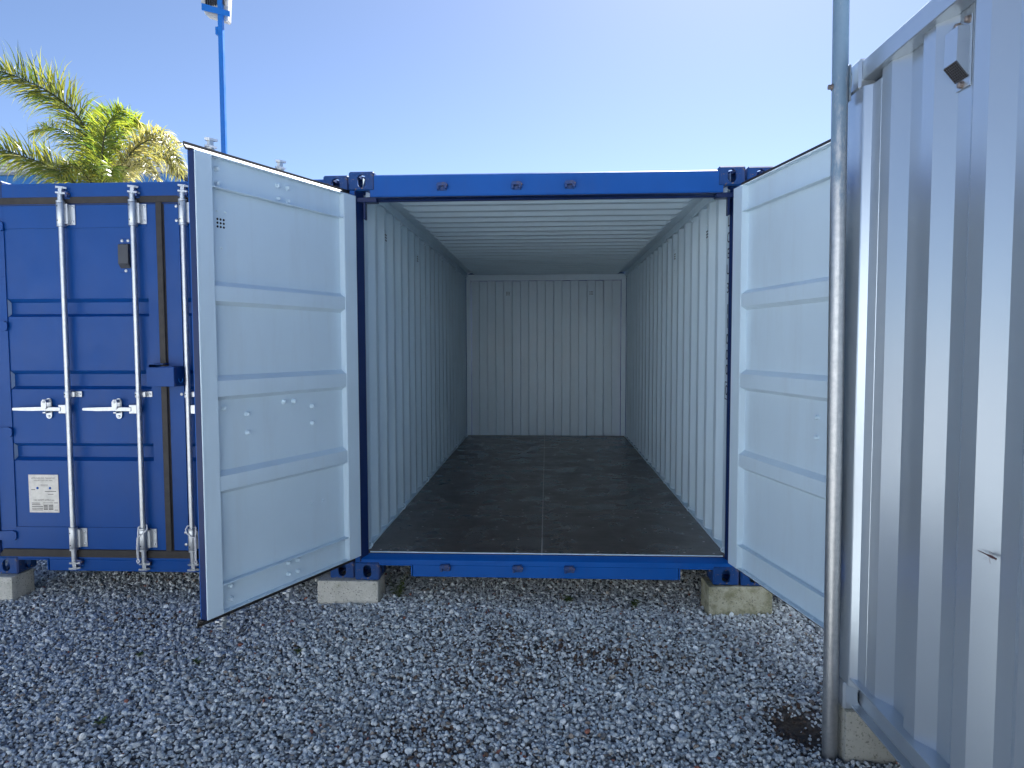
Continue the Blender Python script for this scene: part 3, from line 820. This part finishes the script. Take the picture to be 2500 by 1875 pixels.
# local frame: x to the right (width), y negative towards the viewer (length), z up
def gp(n, mb, mats=None, **k): return part(n, mb, mats or M['grey'], grey, **k)
for x in (0, W_ - CW):
    for y in (-CD, -L_):
        for z in (0, H_ - CH): link("corner_casting", CAST_GREY, grey, (x, y, z))
for x, s in ((0, 1), (W_, -1)):
    for yy, d in ((0, 1), (-L_, -1)):
        poly = [(x + s * 0.004, yy - d * 0.006), (x + s * 0.004, yy - d * 0.207), (x + s * 0.007, yy - d * 0.2115), (x + s * 0.030, yy - d * 0.229), (x + s * 0.0345, yy - d * 0.288), (x + s * 0.040, yy - d * 0.291), (x + s * 0.08, yy - d * 0.292), (x + s * 0.08, yy - d * 0.006)]
        mb = MB().prism(poly, 'z', CH, H_ - CH, 0); mb.ang = 14
        gp("corner_post", mb)
    prof = corr_profile(0.290, L_ - 0.285, 0.072, 0.068, 0.072, 0.036, 'o')
    gp("side_wall", sheet(prof, 0.152, 2.530, lambda t, dd, q: (x + s * (0.0355 + dd), -t, q), 0, 0))
    mb = MB(); a, b_ = sorted((x + s * 0.010, x + s * 0.070)); mb.box(a, b_, -L_ + CD * 0.6, -CD * 0.85, 2.505, 2.578, 0, 0.003)
    gp("top_side_rail", mb)
    mb = MB()
    def RX(u): return x + s * u
    for u0, u1, z0, z1 in ((0.006, 0.080, 0.146, 0.1525), (0.068, 0.075, 0.020, 0.1455), (0.030, 0.0675, 0.016, 0.022)):
        a, b_ = sorted((RX(u0), RX(u1))); mb.box(a, b_, -L_ + CD * 0.9, -CD * 0.9, z0, z1, 0, 0.0015)
    gp("bottom_side_rail", mb)
pe = corr_profile(0.113, W_ - 0.113, 0.105, 0.018, 0.105, 0.040, 'i')
gp("end_wall", sheet(pe, 0.10, 2.50, lambda t, d, qv: (t, -0.03 - d, qv), 0, 0))
gp("end_wall", sheet(pe, 0.10, 2.50, lambda t, d, qv: (t, -L_ + 0.03 + d, qv), 0, 0))
pr = corr_profile(0.05, L_ - 0.05, 0.080, 0.022, 0.085, 0.020, 'o')
gp("roof", sheet(pr, 0.066, W_ - 0.066, lambda t, d, q: (q, -t, 2.566 - d), 0, 0))
gp("underframe", MB().box(0.08, W_ - 0.08, -L_ + 0.1, -0.1, 0.08, 0.13), M['dark'])
# ventilator on the inner flat
vy, vz = -2.074 - GY0, 2.395 - GZ0
vx = 0.0712
mb = MB(); mb.box(vx - 0.004, vx, vy - 0.040, vy + 0.040, vz - 0.106, vz + 0.106, 0, 0.0015)
mb.prism([(vx - 0.004, vz + 0.075), (vx - 0.040, vz + 0.072), (vx - 0.042, vz - 0.030), (vx - 0.004, vz - 0.075)], 'y', vy - 0.033, vy + 0.033)
gp("vent_cover", mb)
mb = MB()
d0 = Vector((vx - 0.0425, 0, vz - 0.032)); d1 = Vector((vx - 0.0055, 0, vz - 0.0765))
nrm = Vector((-0.77, 0, -0.64)) * 0.0012
def slab(y0, y1, t0, t1, k):
    a = d0.lerp(d1, t0); b_ = d0.lerp(d1, t1)
    n = nrm * k
    q = [(a.x, y0, a.z), (a.x, y1, a.z), (b_.x, y1, b_.z), (b_.x, y0, b_.z)]
    mb.add(q + [(p[0] + n.x, p[1], p[2] + n.z) for p in q], [(0, 1, 2, 3), (7, 6, 5, 4), (0, 4, 5, 1), (1, 5, 6, 2), (2, 6, 7, 3), (3, 7, 4, 0)])
slab(vy - 0.0325, vy + 0.0325, 0.0, 1.0, 0.3)
gp("vent_grille", mb, M['dark'])
mb = MB()
for k in range(8): slab(vy - 0.033 + k * 0.0091, vy - 0.031 + k * 0.0091, 0.0, 1.0, 1.6)
for k in range(8): slab(vy - 0.033, vy + 0.033, k / 7.6, k / 7.6 + 0.035, 2.0)
gp("grille_bars", mb, M['grille'])
gb = bolt_mesh(0.010, 0.014, M['bolt_steel'])
for dy, dz in ((0.026, 0.093), (-0.026, 0.093), (0.0, -0.092)): link("bolt", gb, grey, (vx - 0.004, vy + dy, vz + dz), (0, 0, R(90)))

# dragonfly resting on a slope of the grey wall
mb = MB()
c0 = Vector((2.485, -2.311, 0.911))
ax = Vector((0.28, -0.9, -0.14)).normalized()
side = Vector((-0.9, -0.3, 0.0)).normalized()
mb.tube([c0 - ax * 0.030, c0 - ax * 0.018, c0 - ax * 0.002, c0 + ax * 0.008, c0 + ax * 0.018, c0 + ax * 0.023], [0.0008, 0.0016, 0.0018, 0.0036, 0.0040, 0.0022], 8)
mb.tube([c0 + ax * 0.022, c0 + ax * 0.026, c0 + ax * 0.029], [0.0018, 0.0036, 0.0014], 8)
bd = part("dragonfly", mb, M['dragon'])
thing(bd, "tiny dark red dragonfly resting on the pale grey corrugated wall", "insect")
mb = MB()
for k in range(3):
    b0 = c0 + ax * (0.008 + 0.005 * k)
    mb.tube([b0, b0 + Vector((-0.002, 0.001, 0.007)), b0 + Vector((0.001, 0.002, 0.013))], 0.0006, 5)
b0 = c0 + ax * 0.010
mb.tube([b0, b0 + Vector((-0.002, 0.001, -0.009)), b0 + Vector((0.002, 0.003, -0.021))], 0.0006, 5)
part("leg", mb, M['dragon'], bd)
mb = MB()
for k in (0, 1):
    b0 = c0 + ax * (0.006 + 0.006 * k)
    for sg in (1, -1):
        tip = b0 + Vector((-0.014, 0.004, 0.016 * sg)) - ax * 0.006
        mb.add([b0, b0 + (tip - b0) * 0.5 + ax * 0.003, tip, b0 + (tip - b0) * 0.5 - ax * 0.003], [(0, 1, 2, 3)])
mw, nt, bb = new_mat("clear wing"); bb.inputs["Alpha"].default_value = 0.12; bb.inputs["Base Color"].default_value = (0.6, 0.6, 0.6, 1); bb.inputs["Roughness"].default_value = 0.2
part("wing", mb, mw, bd)

# ------------------------------------------------------------------ concrete blocks
def block(x0, x1, y0, y1, ztop, h, label, rot=0.0, seed=0, mat='concrete'):
    cx, cy = (x0 + x1) / 2, (y0 + y1) / 2
    bm = bmesh.new(); bmesh.ops.create_cube(bm, size=1.0)
    for v in bm.verts: v.co = Vector((v.co.x * (x1 - x0), v.co.y * (y1 - y0), v.co.z * h + h / 2))
    bmesh.ops.bevel(bm, geom=list(bm.edges), offset=0.006, segments=2, profile=0.6, affect='EDGES')
    bmesh.ops.subdivide_edges(bm, edges=[e for e in bm.edges if e.calc_length() > 0.1], cuts=5, use_grid_fill=True)
    rr = random.Random(seed)
    for v in bm.verts:
        v.co += Vector((rr.uniform(-1, 1), rr.uniform(-1, 1), rr.uniform(-1, 0) * 0.5)) * 0.0013
    me = bpy.data.meshes.new("concrete_block"); bm.to_mesh(me); bm.free()
    me.polygons.foreach_set("use_smooth", [True] * len(me.polygons)); me.set_sharp_from_angle(angle=R(35))
    me.materials.append(M[mat])
    o = link("concrete_block", me, None, (cx, cy, ztop - h), (0, 0, rot))
    thing(o, label, "block", "concrete blocks under the containers")
block(-0.242, 0.152, -0.012, 0.182, -0.0015, 0.215, "pale concrete block under the joint of the two blue containers left of the open doorway", 0.0, 1)
block(2.246, 2.642, -0.006, 0.188, -0.0065, 0.235, "mossy concrete block under the corner at the foot of the open right door", R(1.5), 2, 'concrete_moss')
block(-2.675, -2.285, 0.0, 0.19, -0.0115, 0.235, "pale concrete block under the outer corner of the closed container with the data plate", R(-3), 3)
block(2.447, 2.840, -1.520, -1.325, 0.0205, 0.26, "grey concrete block under the light grey container next to the pole foot", R(0.5), 4, 'concrete_grey')

# ------------------------------------------------------------------ galvanised pole
pole_me = MB().tube([(0, 0, -0.25), (0.0, 0, 1.0), (-0.004, 0, 2.2), (-0.008, 0, 3.6)], 0.0300, 24).mesh("pole", M['galv'])
pole = link("galvanised_pole", pole_me, None, (2.404, -1.476, 0), (0, R(-0.35), 0))
thing(pole, "tall galvanised steel pole with flaking blue paint bolted to the grey container's corner", "pole")
part("bolt", MB().lathe([(0.014, 0), (0.014, 0.003), (0.0095, 0.004), (0.0095, 0.016), (0.0005, 0.018)], (0, 0, 0), 'x', 6), M['bolt_steel'], pole, loc=(-0.034, 0, 2.518), rot=(0, 0, R(180)))
part("bracket", MB().box(0.026, 0.034, -0.012, 0.05, 2.46, 2.60, 0, 0.002), M['galv'], pole)

# ------------------------------------------------------------------ floodlight pole behind the containers
LY = 6.42
lp = thing(link("light_pole", None, None, (-3.80, LY, -0.18)), "bright blue floodlight pole rising behind the closed blue container", "light pole")
g2 = lambda n, mb, mt, **k: part(n, mb, mt, lp, **k)
g2("pole", MB().box(-0.036, 0.036, -0.036, 0.036, 0, 7.6, 0, 0.006), M['lamp_blue'])
g2("crossbar", MB().prism([(-0.27, 6.955), (-0.27, 6.85), (0.17, 6.74), (0.17, 6.82)], 'y', -0.060, -0.048), M['lamp_blue'])
mb = MB()
mb.prism([(-0.28, 7.30), (-0.33, 7.02), (-0.27, 6.84), (-0.25, 6.82), (0.07, 6.715), (0.09, 6.74), (0.10, 6.90), (0.12, 7.2)], 'y', 0.045, 0.16)
hd = g2("floodlight", mb, M['cast_alu'])
mb = MB()
for k in range(9): mb.prism([(-0.24 + k * 0.034, 6.96), (-0.228 + k * 0.034, 6.957), (-0.228 + k * 0.034, 7.25), (-0.24 + k * 0.034, 7.25)], 'y', -0.005, 0.0445)
part("cooling_fins", mb, M['plastic'], hd)
mb = MB(); mb.box(-0.20, -0.192, 0.03, 0.045, 6.855, 6.87)
g2("junction_box", MB().box(-0.080, -0.037, -0.03, 0.03, 6.49, 6.61, 0, 0.004), M['lamp_blue'])
g2("cable", MB().tube([(0.0, -0.05, 7.15), (0.07, -0.055, 7.12), (0.12, -0.05, 7.06), (0.13, -0.02, 6.98), (0.10, 0.04, 6.94)], 0.008, 6), M['rope'])
g2("cable_tie", MB().tube([(-0.050, -0.03, 4.0), (-0.044, -0.045, 4.15), (-0.052, -0.04, 4.20), (-0.040, -0.046, 4.25), (-0.052, -0.04, 4.31), (-0.042, -0.045, 4.36)], 0.009, 6), M['zinc'])

# ------------------------------------------------------------------ palm
PB = Vector((-7.02, 8.2, -0.18))
palm = thing(link("palm_tree", None, None, PB), "feather-leaved palm with arching yellow-green fronds behind the closed blue container", "palm tree")
mb = MB(); tp = []; tr = []
for k in range(24):
    t = k / 23; tp.append((0.25 * math.sin(t * 1.2) - 0.233 * t, 0, t * 5.0)); tr.append(0.20 - 0.05 * t + 0.012 * (k % 2))
mb.tube(tp, tr, 12)
part("trunk", mb, M['bark'], palm)
def at(px, py, Y):
    """point on the plane y=Y seen at picture position (px,py) of a 1024-wide frame"""
    k = 1024 * cam_d.lens / 36.0
    d = _f + _r2 * ((px - 512) / k) - _u2 * ((py - 384) / k)
    return CP + d * ((Y - CP.y) / d.y)
def frond(pix, seed, hue, leaf=0.55, side_twist=0.0, stiff=0.5, n=60, rep_=3, fold=0.35):
    """feather leaf: rachis along a smooth path, narrow blades on both sides"""
    rr = random.Random(seed)
    mbv, mbf, cols = [], [], []
    K = [at(*p) - PB for p in pix]
    K = [K[0] * 2 - K[1]] + K + [K[-1] * 2 - K[-2]]
    pts = []
    for k in range(n + 1):
        t = k / n * (len(K) - 3); i = min(int(t), len(K) - 4); f = t - i
        a, b_, c, d = K[i:i + 4]
        pts.append(0.5 * (2 * b_ + (c - a) * f + (2 * a - 5 * b_ + 4 * c - d) * f * f + (3 * b_ - a - 3 * c + d) * f ** 3))
    ds = [(pts[min(k + 1, n)] - pts[max(k - 1, 0)]).normalized() for k in range(n + 1)]
    step = sum((pts[k + 1] - pts[k]).length for k in range(n)) / n
    def addq(q, c):
        o = len(mbv); mbv.extend([v[:] for v in q]); mbf.append(list(range(o, o + len(q)))); cols.append(c)
    for k in range(n):
        r0 = 0.020 * (1 - k / n) + 0.003; r1 = 0.020 * (1 - (k + 1) / n) + 0.003
        s0 = ds[k].cross(Vector((0, 0, 1))); s0 = s0.normalized() if s0.length > 1e-3 else Vector((1, 0, 0))
        u0 = s0.cross(ds[k])
        ring0 = [pts[k] + s0 * r0, pts[k] + u0 * r0, pts[k] - s0 * r0, pts[k] - u0 * r0]
        ring1 = [pts[k + 1] + s0 * r1, pts[k + 1] + u0 * r1, pts[k + 1] - s0 * r1, pts[k + 1] - u0 * r1]
        for j in range(4): addq([ring0[j], ring0[(j + 1) % 4], ring1[(j + 1) % 4], ring1[j]], (0.07, 0.075, 0.03))
    for k in range(2, n + 1):
        t = k / n
        s0 = ds[k].cross(Vector((0, 0, 1))); s0 = s0.normalized() if s0.length > 1e-3 else Vector((1, 0, 0))
        up = s0.cross(ds[k]).normalized()
        ct, st = math.cos(side_twist), math.sin(side_twist)
        s1 = s0 * ct + up * st; up1 = up * ct - s0 * st
        for sg in (1, -1):
            for _ in range(rep_):
                L = leaf * (0.30 + 0.70 * math.sin(math.pi * min(1, t * 0.88 + 0.10)) ** 0.6) * rr.uniform(0.65, 1.1)
                dd = (s1 * sg * rr.uniform(0.55, 1.0) + ds[k] * rr.uniform(0.35, 0.95) + up1 * rr.uniform(-0.5, 0.5) + Vector((0, 0, fold * rr.uniform(-0.3, 1.0)))).normalized()
                w = rr.uniform(0.0065, 0.0135)
                q = pts[k] + ds[k] * rr.uniform(0, step); seg = 5
                g = hue(rr); prev = None
                wv = dd.cross(up1 + Vector((rr.uniform(-.8, .8), rr.uniform(-.8, .8), rr.uniform(-.4, .4))))
                wv = wv.normalized() if wv.length > 1e-3 else s0
                bend = rr.uniform(0.10, 0.55) * stiff
                for m in range(seg + 1):
                    ww = w * (0.6, 1.0, 1.05, 0.8, 0.45, 0.06)[m]
                    cur = (q - wv * ww, q + wv * ww)
                    if prev: addq([prev[0], prev[1], cur[1], cur[0]], tuple(c * (1.0 + 0.10 * m) for c in g))
                    prev = cur
                    q = q + dd * (L / seg)
                    dd = (dd + Vector((0, 0, -bend * (0.5 + 0.35 * m))) + Vector((rr.uniform(-.1, .1), rr.uniform(-.1, .1), 0))).normalized()
    me = bpy.data.meshes.new("frond"); me.from_pydata(mbv, [], mbf)
    ca = me.color_attributes.new("col", 'FLOAT_COLOR', 'CORNER')
    arr = np.repeat(np.array([c + (1,) for c in cols], np.float32), 4, axis=0)
    ca.data.foreach_set("color", arr.ravel())
    me.polygons.foreach_set("use_smooth", [True] * len(me.polygons))
    me.materials.append(M['leaf'])
    link("frond", me, palm)
def lerp3(a, b_, t): return tuple(x + (y - x) * t for x, y in zip(a, b_))
def hue_olive(r): return lerp3((0.055, 0.090, 0.022), (0.19, 0.18, 0.038), r.random() ** 1.3)
def hue_green(r): return lerp3((0.065, 0.12, 0.024), (0.21, 0.23, 0.035), r.random())
def hue_dry(r): return lerp3((0.085, 0.10, 0.035), (0.27, 0.24, 0.11), r.random())
def hue_dryer(r): return lerp3((0.13, 0.13, 0.05), (0.36, 0.32, 0.20), r.random())
frond([(101, 196, 8.2), (97, 168, 8.15), (87, 134, 8.1), (75, 113, 8.05), (58, 98, 8.0), (42, 88, 7.95), (20, 78, 7.9), (0, 71, 7.85), (-30, 64, 7.8)], 1, hue_olive, 0.72, 1.25, 0.55, 78)
frond([(99, 200, 8.2), (95, 178, 8.3), (85, 150, 8.5), (70, 135, 8.7), (52, 128, 8.9), (36, 132, 9.1)], 21, hue_olive, 0.62, 0.9, 0.6, 50)
frond([(90, 196, 8.2), (68, 178, 8.1), (48, 166, 8.0), (25, 157, 7.9), (0, 149, 7.8), (-35, 142, 7.7)], 2, hue_olive, 0.62, 1.2, 0.7, 60)
frond([(102, 196, 8.2), (102, 165, 8.0), (104, 138, 7.85), (110, 120, 7.75), (122, 110, 7.7)], 3, hue_green, 0.50, 0.3, 0.6, 44)
frond([(104, 196, 8.2), (108, 165, 8.2), (115, 142, 8.25), (126, 126, 8.3), (137, 122, 8.35)], 4, hue_green, 0.46, 0.9, 0.6, 44)
frond([(100, 196, 8.2), (96, 160, 8.3), (94, 132, 8.4), (97, 112, 8.5)], 24, hue_green, 0.48, 0.2, 0.6, 36)
frond([(106, 200, 8.2), (118, 172, 8.1), (136, 148, 8.0), (156, 139, 7.9), (172, 150, 7.8), (179, 168, 7.7)], 5, hue_dry, 0.46, 0.5, 0.9, 54)
frond([(106, 200, 8.2), (122, 178, 8.4), (144, 158, 8.6), (166, 155, 8.8), (180, 172, 8.9)], 6, hue_dry, 0.48, 0.9, 0.8, 50)
frond([(106, 200, 8.2), (124, 168, 8.2), (140, 142, 8.2), (160, 132, 8.1), (176, 142, 8.0)], 26, hue_dryer, 0.42, 0.2, 1.0, 48)
frond([(106, 200, 8.2), (116, 180, 8.0), (130, 166, 7.7), (146, 166, 7.4), (156, 178, 7.2)], 7, hue_dryer, 0.40, 0.4, 1.0, 40)
frond([(100, 200, 8.2), (92, 184, 7.9), (80, 170, 7.5), (68, 168, 7.2), (58, 176, 7.0)], 9, hue_olive, 0.46, 0.3, 0.8, 40)
frond([(102, 200, 8.2), (104, 184, 7.8), (110, 170, 7.4), (112, 168, 7.0), (112, 176, 6.8)], 10, hue_green, 0.42, 0.3, 0.8, 34)
frond([(100, 200, 8.2), (96, 180, 8.7), (92, 165, 9.2), (86, 160, 9.7), (80, 168, 10.0)], 8, hue_olive, 0.5, 0.3, 0.8, 40)

# ------------------------------------------------------------------ far shed
shed = thing(link("shed_building", None, None, (-17.5, 17.0, -0.18)), "low shed with pale metal roof and bright blue wall far behind the palm", "building")
part("wall", MB().box(-14, 6.9, 0, 8, 0, 7.08), M['blue_wall'], shed)
mb = MB()
for k in range(3): mb.prism([(-0.35 - 0.02 * k, 7.10 + k * 0.09), (0.2, 7.10 + k * 0.09), (0.2, 7.175 + k * 0.09), (-0.33 - 0.02 * k, 7.175 + k * 0.09)], 'x', -14.2, 7.1)
mb.prism([(-0.45, 7.372), (-0.45, 7.40), (4, 7.75), (8.4, 7.40), (8.4, 7.372)], 'x', -14.3, 7.2)
part("roof", mb, M['roof_sheet'], shed)

# ------------------------------------------------------------------ unseen warehouse, added behind the viewer to bounce sunlight into the shade
wh = thing(link("bounce_warehouse", None, None, (0, -13.0, -0.19)), "unseen long pale metal-clad warehouse added across the yard to reflect sunlight at the open container", "building")
pc = corr_profile(-22.0, 14.0, 0.16, 0.03, 0.16, 0.04, 'o')
part("wall", sheet(pc, 0.0, 4.6, lambda t, d, q: (t, -d, q), 0, 0), M['clad'], wh)
mb = MB(); mb.box(-22, 14, -9, -0.06, 0, 4.55); part("side_wall", mb, M['clad'], wh)
mb = MB(); mb.prism([(0.15, 4.6), (0.15, 4.72), (-4.5, 5.6), (-9.1, 4.72), (-9.1, 4.6)], 'x', -22.2, 14.2); part("roof", mb, M['roof_sheet'], wh)

# ------------------------------------------------------------------ loose gravel (instanced on points)
stones = bpy.data.collections.new("stone_shapes")
def stone_mesh(k):
    rr = random.Random(100 + k)
    bm = bmesh.new(); bmesh.ops.create_icosphere(bm, subdivisions=2, radius=0.5)
    sx, sy, sz = rr.uniform(0.85, 1.2), rr.uniform(0.7, 0.95), rr.uniform(0.5, 0.75)
    cuts = [(Vector((rr.gauss(0, 1), rr.gauss(0, 1), rr.gauss(0, 1))).normalized(), rr.uniform(0.26, 0.40)) for _ in range(7)]
    for v in bm.verts:
        for n_, d in cuts:
            e = v.co.dot(n_) - d
            if e > 0: v.co -= n_ * e * 0.92
        v.co *= rr.uniform(0.95, 1.05)
        v.co = Vector((v.co.x * sx, v.co.y * sy, v.co.z * sz))
    me = bpy.data.meshes.new("stone"); bm.to_mesh(me); bm.free()
    me.polygons.foreach_set("use_smooth", [True] * len(me.polygons)); me.set_sharp_from_angle(angle=R(38))
    me.materials.append(M['stone'])
    return me
for k in range(9):
    o = bpy.data.objects.new(f"stone_{k:02d}", stone_mesh(k)); stones.objects.link(o)
def scatter(x0, x1, y0, y1, pitch):
    nx_, ny_ = int((x1 - x0) / pitch), int((y1 - y0) / pitch)
    X, Y = np.meshgrid(np.linspace(x0, x1, nx_), np.linspace(y0, y1, ny_))
    X = X.ravel() + rng.uniform(-0.6, 0.6, X.size) * pitch; Y = Y.ravel() + rng.uniform(-0.6, 0.6, Y.size) * pitch
    return X, Y
Xs, Ys, Ss, Zs = [], [], [], []
for pitch, s_lo, s_hi, z_off, reg in ((0.0155, 0.011, 0.021, 0.000, (-4.4, 2.8, -3.0, 1.0)), (0.0225, 0.017, 0.031, 0.002, (-5.0, 3.0, -4.2, 1.4)), (0.058, 0.026, 0.044, 0.006, (-5.0, 3.0, -4.2, 1.4))):
    X, Y = scatter(*reg, pitch)
    S = s_lo + (s_hi - s_lo) * rng.beta(1.5, 2.9, X.size)
    D = patch(X, Y)
    keep = rng.random(X.size) > (D * (1.10 if s_lo > 0.015 else 0.62))
    clump = 0.5 + 0.5 * np.sin(3.1 * X + 1.3 * np.sin(2.2 * Y)) * np.cos(2.7 * Y + 0.8 * np.sin(3.0 * X))
    if s_lo > 0.025: keep &= rng.random(X.size) < 0.50 + 0.4 * clump
    if s_lo < 0.015: keep &= (D > 0.1) | (rng.random(X.size) < 0.70)
    X, Y, S = X[keep], Y[keep], S[keep]
    Xs.append(X); Ys.append(Y); Ss.append(S); Zs.append(hgt(X, Y) + z_off + rng.uniform(-0.006, 0.006, X.size) + (S - 0.025) * 0.12)
X = np.concatenate(Xs); Y = np.concatenate(Ys); S = np.concatenate(Ss); Z = np.concatenate(Zs)
for bx0, bx1, by0, by1 in ((-0.242, 0.152, -0.012, 0.182), (2.246, 2.642, -0.006, 0.188), (-2.675, -2.285, 0.0, 0.19), (2.447, 2.84, -1.52, -1.325), (2.37, 2.437, -1.51, -1.445)):
    k = ~((X > bx0 - 0.006) & (X < bx1 + 0.006) & (Y > by0 - 0.008) & (Y < by1 + 0.006))
    X, Y, S, Z = X[k], Y[k], S[k], Z[k]
N = X.size
SV = S[:, None] * (1 + rng.normal(0, 0.12, (N, 3)).clip(-0.3, 0.3))
RV = np.stack([rng.normal(0, 0.45, N), rng.normal(0, 0.45, N), rng.uniform(0, 2 * np.pi, N)], -1)
PAL = np.array([[0.60, 0.64, 0.645], [0.52, 0.555, 0.565], [0.73, 0.75, 0.745], [0.41, 0.44, 0.45], [0.27, 0.29, 0.30], [0.13, 0.135, 0.14], [0.27, 0.225, 0.18], [0.43, 0.39, 0.33], [0.30, 0.12, 0.08]])
pw = np.array([0.30, 0.24, 0.16, 0.15, 0.075, 0.04, 0.025, 0.025, 0.005]); pw /= pw.sum()
CI = rng.choice(len(PAL), N, p=pw)
CC = PAL[CI] * 1.12 * rng.uniform(0.8, 1.18, (N, 1))
dm = patch(X, Y)
CC = np.where((rng.random(N) < dm * 0.5)[:, None], np.array([[0.12, 0.075, 0.05]]) * rng.uniform(0.6, 1.3, (N, 1)), CC)
pm_ = bpy.data.meshes.new("gravel")
pm_.vertices.add(N)
pm_.vertices.foreach_set("co", np.stack([X, Y, Z], -1).astype(np.float32).ravel())
def attr(nm, typ, data, key):
    a = pm_.attributes.new(nm, typ, 'POINT'); a.data.foreach_set(key, np.ascontiguousarray(data).ravel())
attr("scl", 'FLOAT_VECTOR', SV.astype(np.float32), "vector")
attr("rotv", 'FLOAT_VECTOR', RV.astype(np.float32), "vector")
attr("idx", 'INT', rng.integers(0, 9, N).astype(np.int32), "value")
attr("col", 'FLOAT_COLOR', np.concatenate([CC, np.ones((N, 1))], 1).astype(np.float32), "color")
gravel = link("gravel", pm_, kind="stuff")
thing(gravel, "loose grey and white gravel stones covering the yard", "gravel")
ng = bpy.data.node_groups.new("scatter stones", 'GeometryNodeTree')
ng.interface.new_socket("Geometry", in_out='INPUT', socket_type='NodeSocketGeometry')
ng.interface.new_socket("Geometry", in_out='OUTPUT', socket_type='NodeSocketGeometry')
gi = ng.nodes.new("NodeGroupInput"); go = ng.nodes.new("NodeGroupOutput")
ci = ng.nodes.new("GeometryNodeCollectionInfo"); ci.inputs["Collection"].default_value = stones
ci.inputs["Separate Children"].default_value = True; ci.inputs["Reset Children"].default_value = True
iop = ng.nodes.new("GeometryNodeInstanceOnPoints"); iop.inputs["Pick Instance"].default_value = True
def na(nm, dt):
    a = ng.nodes.new("GeometryNodeInputNamedAttribute"); a.data_type = dt; a.inputs["Name"].default_value = nm; return a.outputs[0]
ng.links.new(gi.outputs[0], iop.inputs["Points"])
ng.links.new(ci.outputs[0], iop.inputs["Instance"])
ng.links.new(na("idx", 'INT'), iop.inputs["Instance Index"])
e2r = ng.nodes.new("FunctionNodeEulerToRotation")
ng.links.new(na("rotv", 'FLOAT_VECTOR'), e2r.inputs[0])
ng.links.new(e2r.outputs[0], iop.inputs["Rotation"])
ng.links.new(na("scl", 'FLOAT_VECTOR'), iop.inputs["Scale"])
ng.links.new(iop.outputs[0], go.inputs[0])
md = gravel.modifiers.new("scatter", 'NODES'); md.node_group = ng
print("stones", N)

# ------------------------------------------------------------------ weeds and a bit of string
def weed(x, y, h, n, label, seed, spread=0.5, group=None):
    rr = random.Random(seed)
    vs, fs, cs = [], [], []
    stem = MB()
    z0 = float(hgt(x, y))
    for k in range(n):
        a = rr.uniform(0, 6.28); lean = rr.uniform(0.1, spread)
        hh = h * rr.uniform(0.45, 1.0)
        tip = Vector((math.cos(a) * lean * hh, math.sin(a) * lean * hh, hh))
        stem.tube([(0, 0, -0.01), tip * 0.5 + Vector((0, 0, 0.05 * hh)), tip], [0.0022, 0.0017, 0.0008], 5)
        m = max(4, int(hh / 0.014))
        for j in range(m):
            t = 0.2 + 0.8 * j / m
            b0 = tip * t; la_ = rr.uniform(0, 6.28)
            L = rr.uniform(0.022, 0.046) * (1.15 - 0.4 * t); w = L * 0.20
            d = Vector((math.cos(la_), math.sin(la_), rr.uniform(0.1, 0.9))).normalized()
            sd = d.cross(Vector((0, 0, 1))).normalized()
            o = len(vs)
            vs += [b0[:], (b0 + d * L * 0.5 + sd * w)[:], (b0 + d * L + Vector((0, 0, -L * 0.2)))[:], (b0 + d * L * 0.5 - sd * w)[:]]
            fs.append([o, o + 1, o + 2, o + 3])
            cs.append(lerp3((0.05, 0.09, 0.025), (0.16, 0.20, 0.07), rr.random()))
    root = thing(link("weed", None, None, (x, y, z0)), label, "weed", group)
    ms_ = flat("weed stem", (0.09, 0.11, 0.04), 0.7)
    part("stem", stem, ms_, root)
    me = bpy.data.meshes.new("foliage"); me.from_pydata(vs, [], fs)
    ca = me.color_attributes.new("col", 'FLOAT_COLOR', 'CORNER')
    ca.data.foreach_set("color", np.repeat(np.array([c + (1,) for c in cs], np.float32), 4, axis=0).ravel())
    me.materials.append(M['leaf'])
    link("foliage", me, root)
weed(0.262, 0.10, 0.150, 7, "leafy green weed growing beside the concrete block under the open container", 1)
weed(1.375, 0.16, 0.045, 9, "low tuft of green weed under the middle of the doorway sill", 2, 0.9)
weed(1.80, 0.10, 0.050, 6, "small dark weed in the shade under the right part of the doorway sill", 3, 0.8)
for k, (wx, wy) in enumerate(((-0.75, -1.42), (-0.62, -0.82), (-0.12, -0.70), (-0.98, -0.75))):
    weed(wx, wy, 0.024, 4, "tiny sprig of green weed sprouting out of the open gravel", 10 + k, 1.0, "weed sprigs in the gravel")
pts = [(-0.47, -1.475), (-0.43, -1.44), (-0.385, -1.425), (-0.36, -1.38), (-0.335, -1.372), (-0.318, -1.40), (-0.322, -1.45), (-0.335, -1.495)]
st = part("string", MB().tube([(x, y, float(hgt(x, y)) + 0.020 + 0.004 * math.sin(9 * i)) for i, (x, y) in enumerate(pts)], 0.0016, 6), M['rope'])
thing(st, "short curl of white string lying on the gravel", "string")
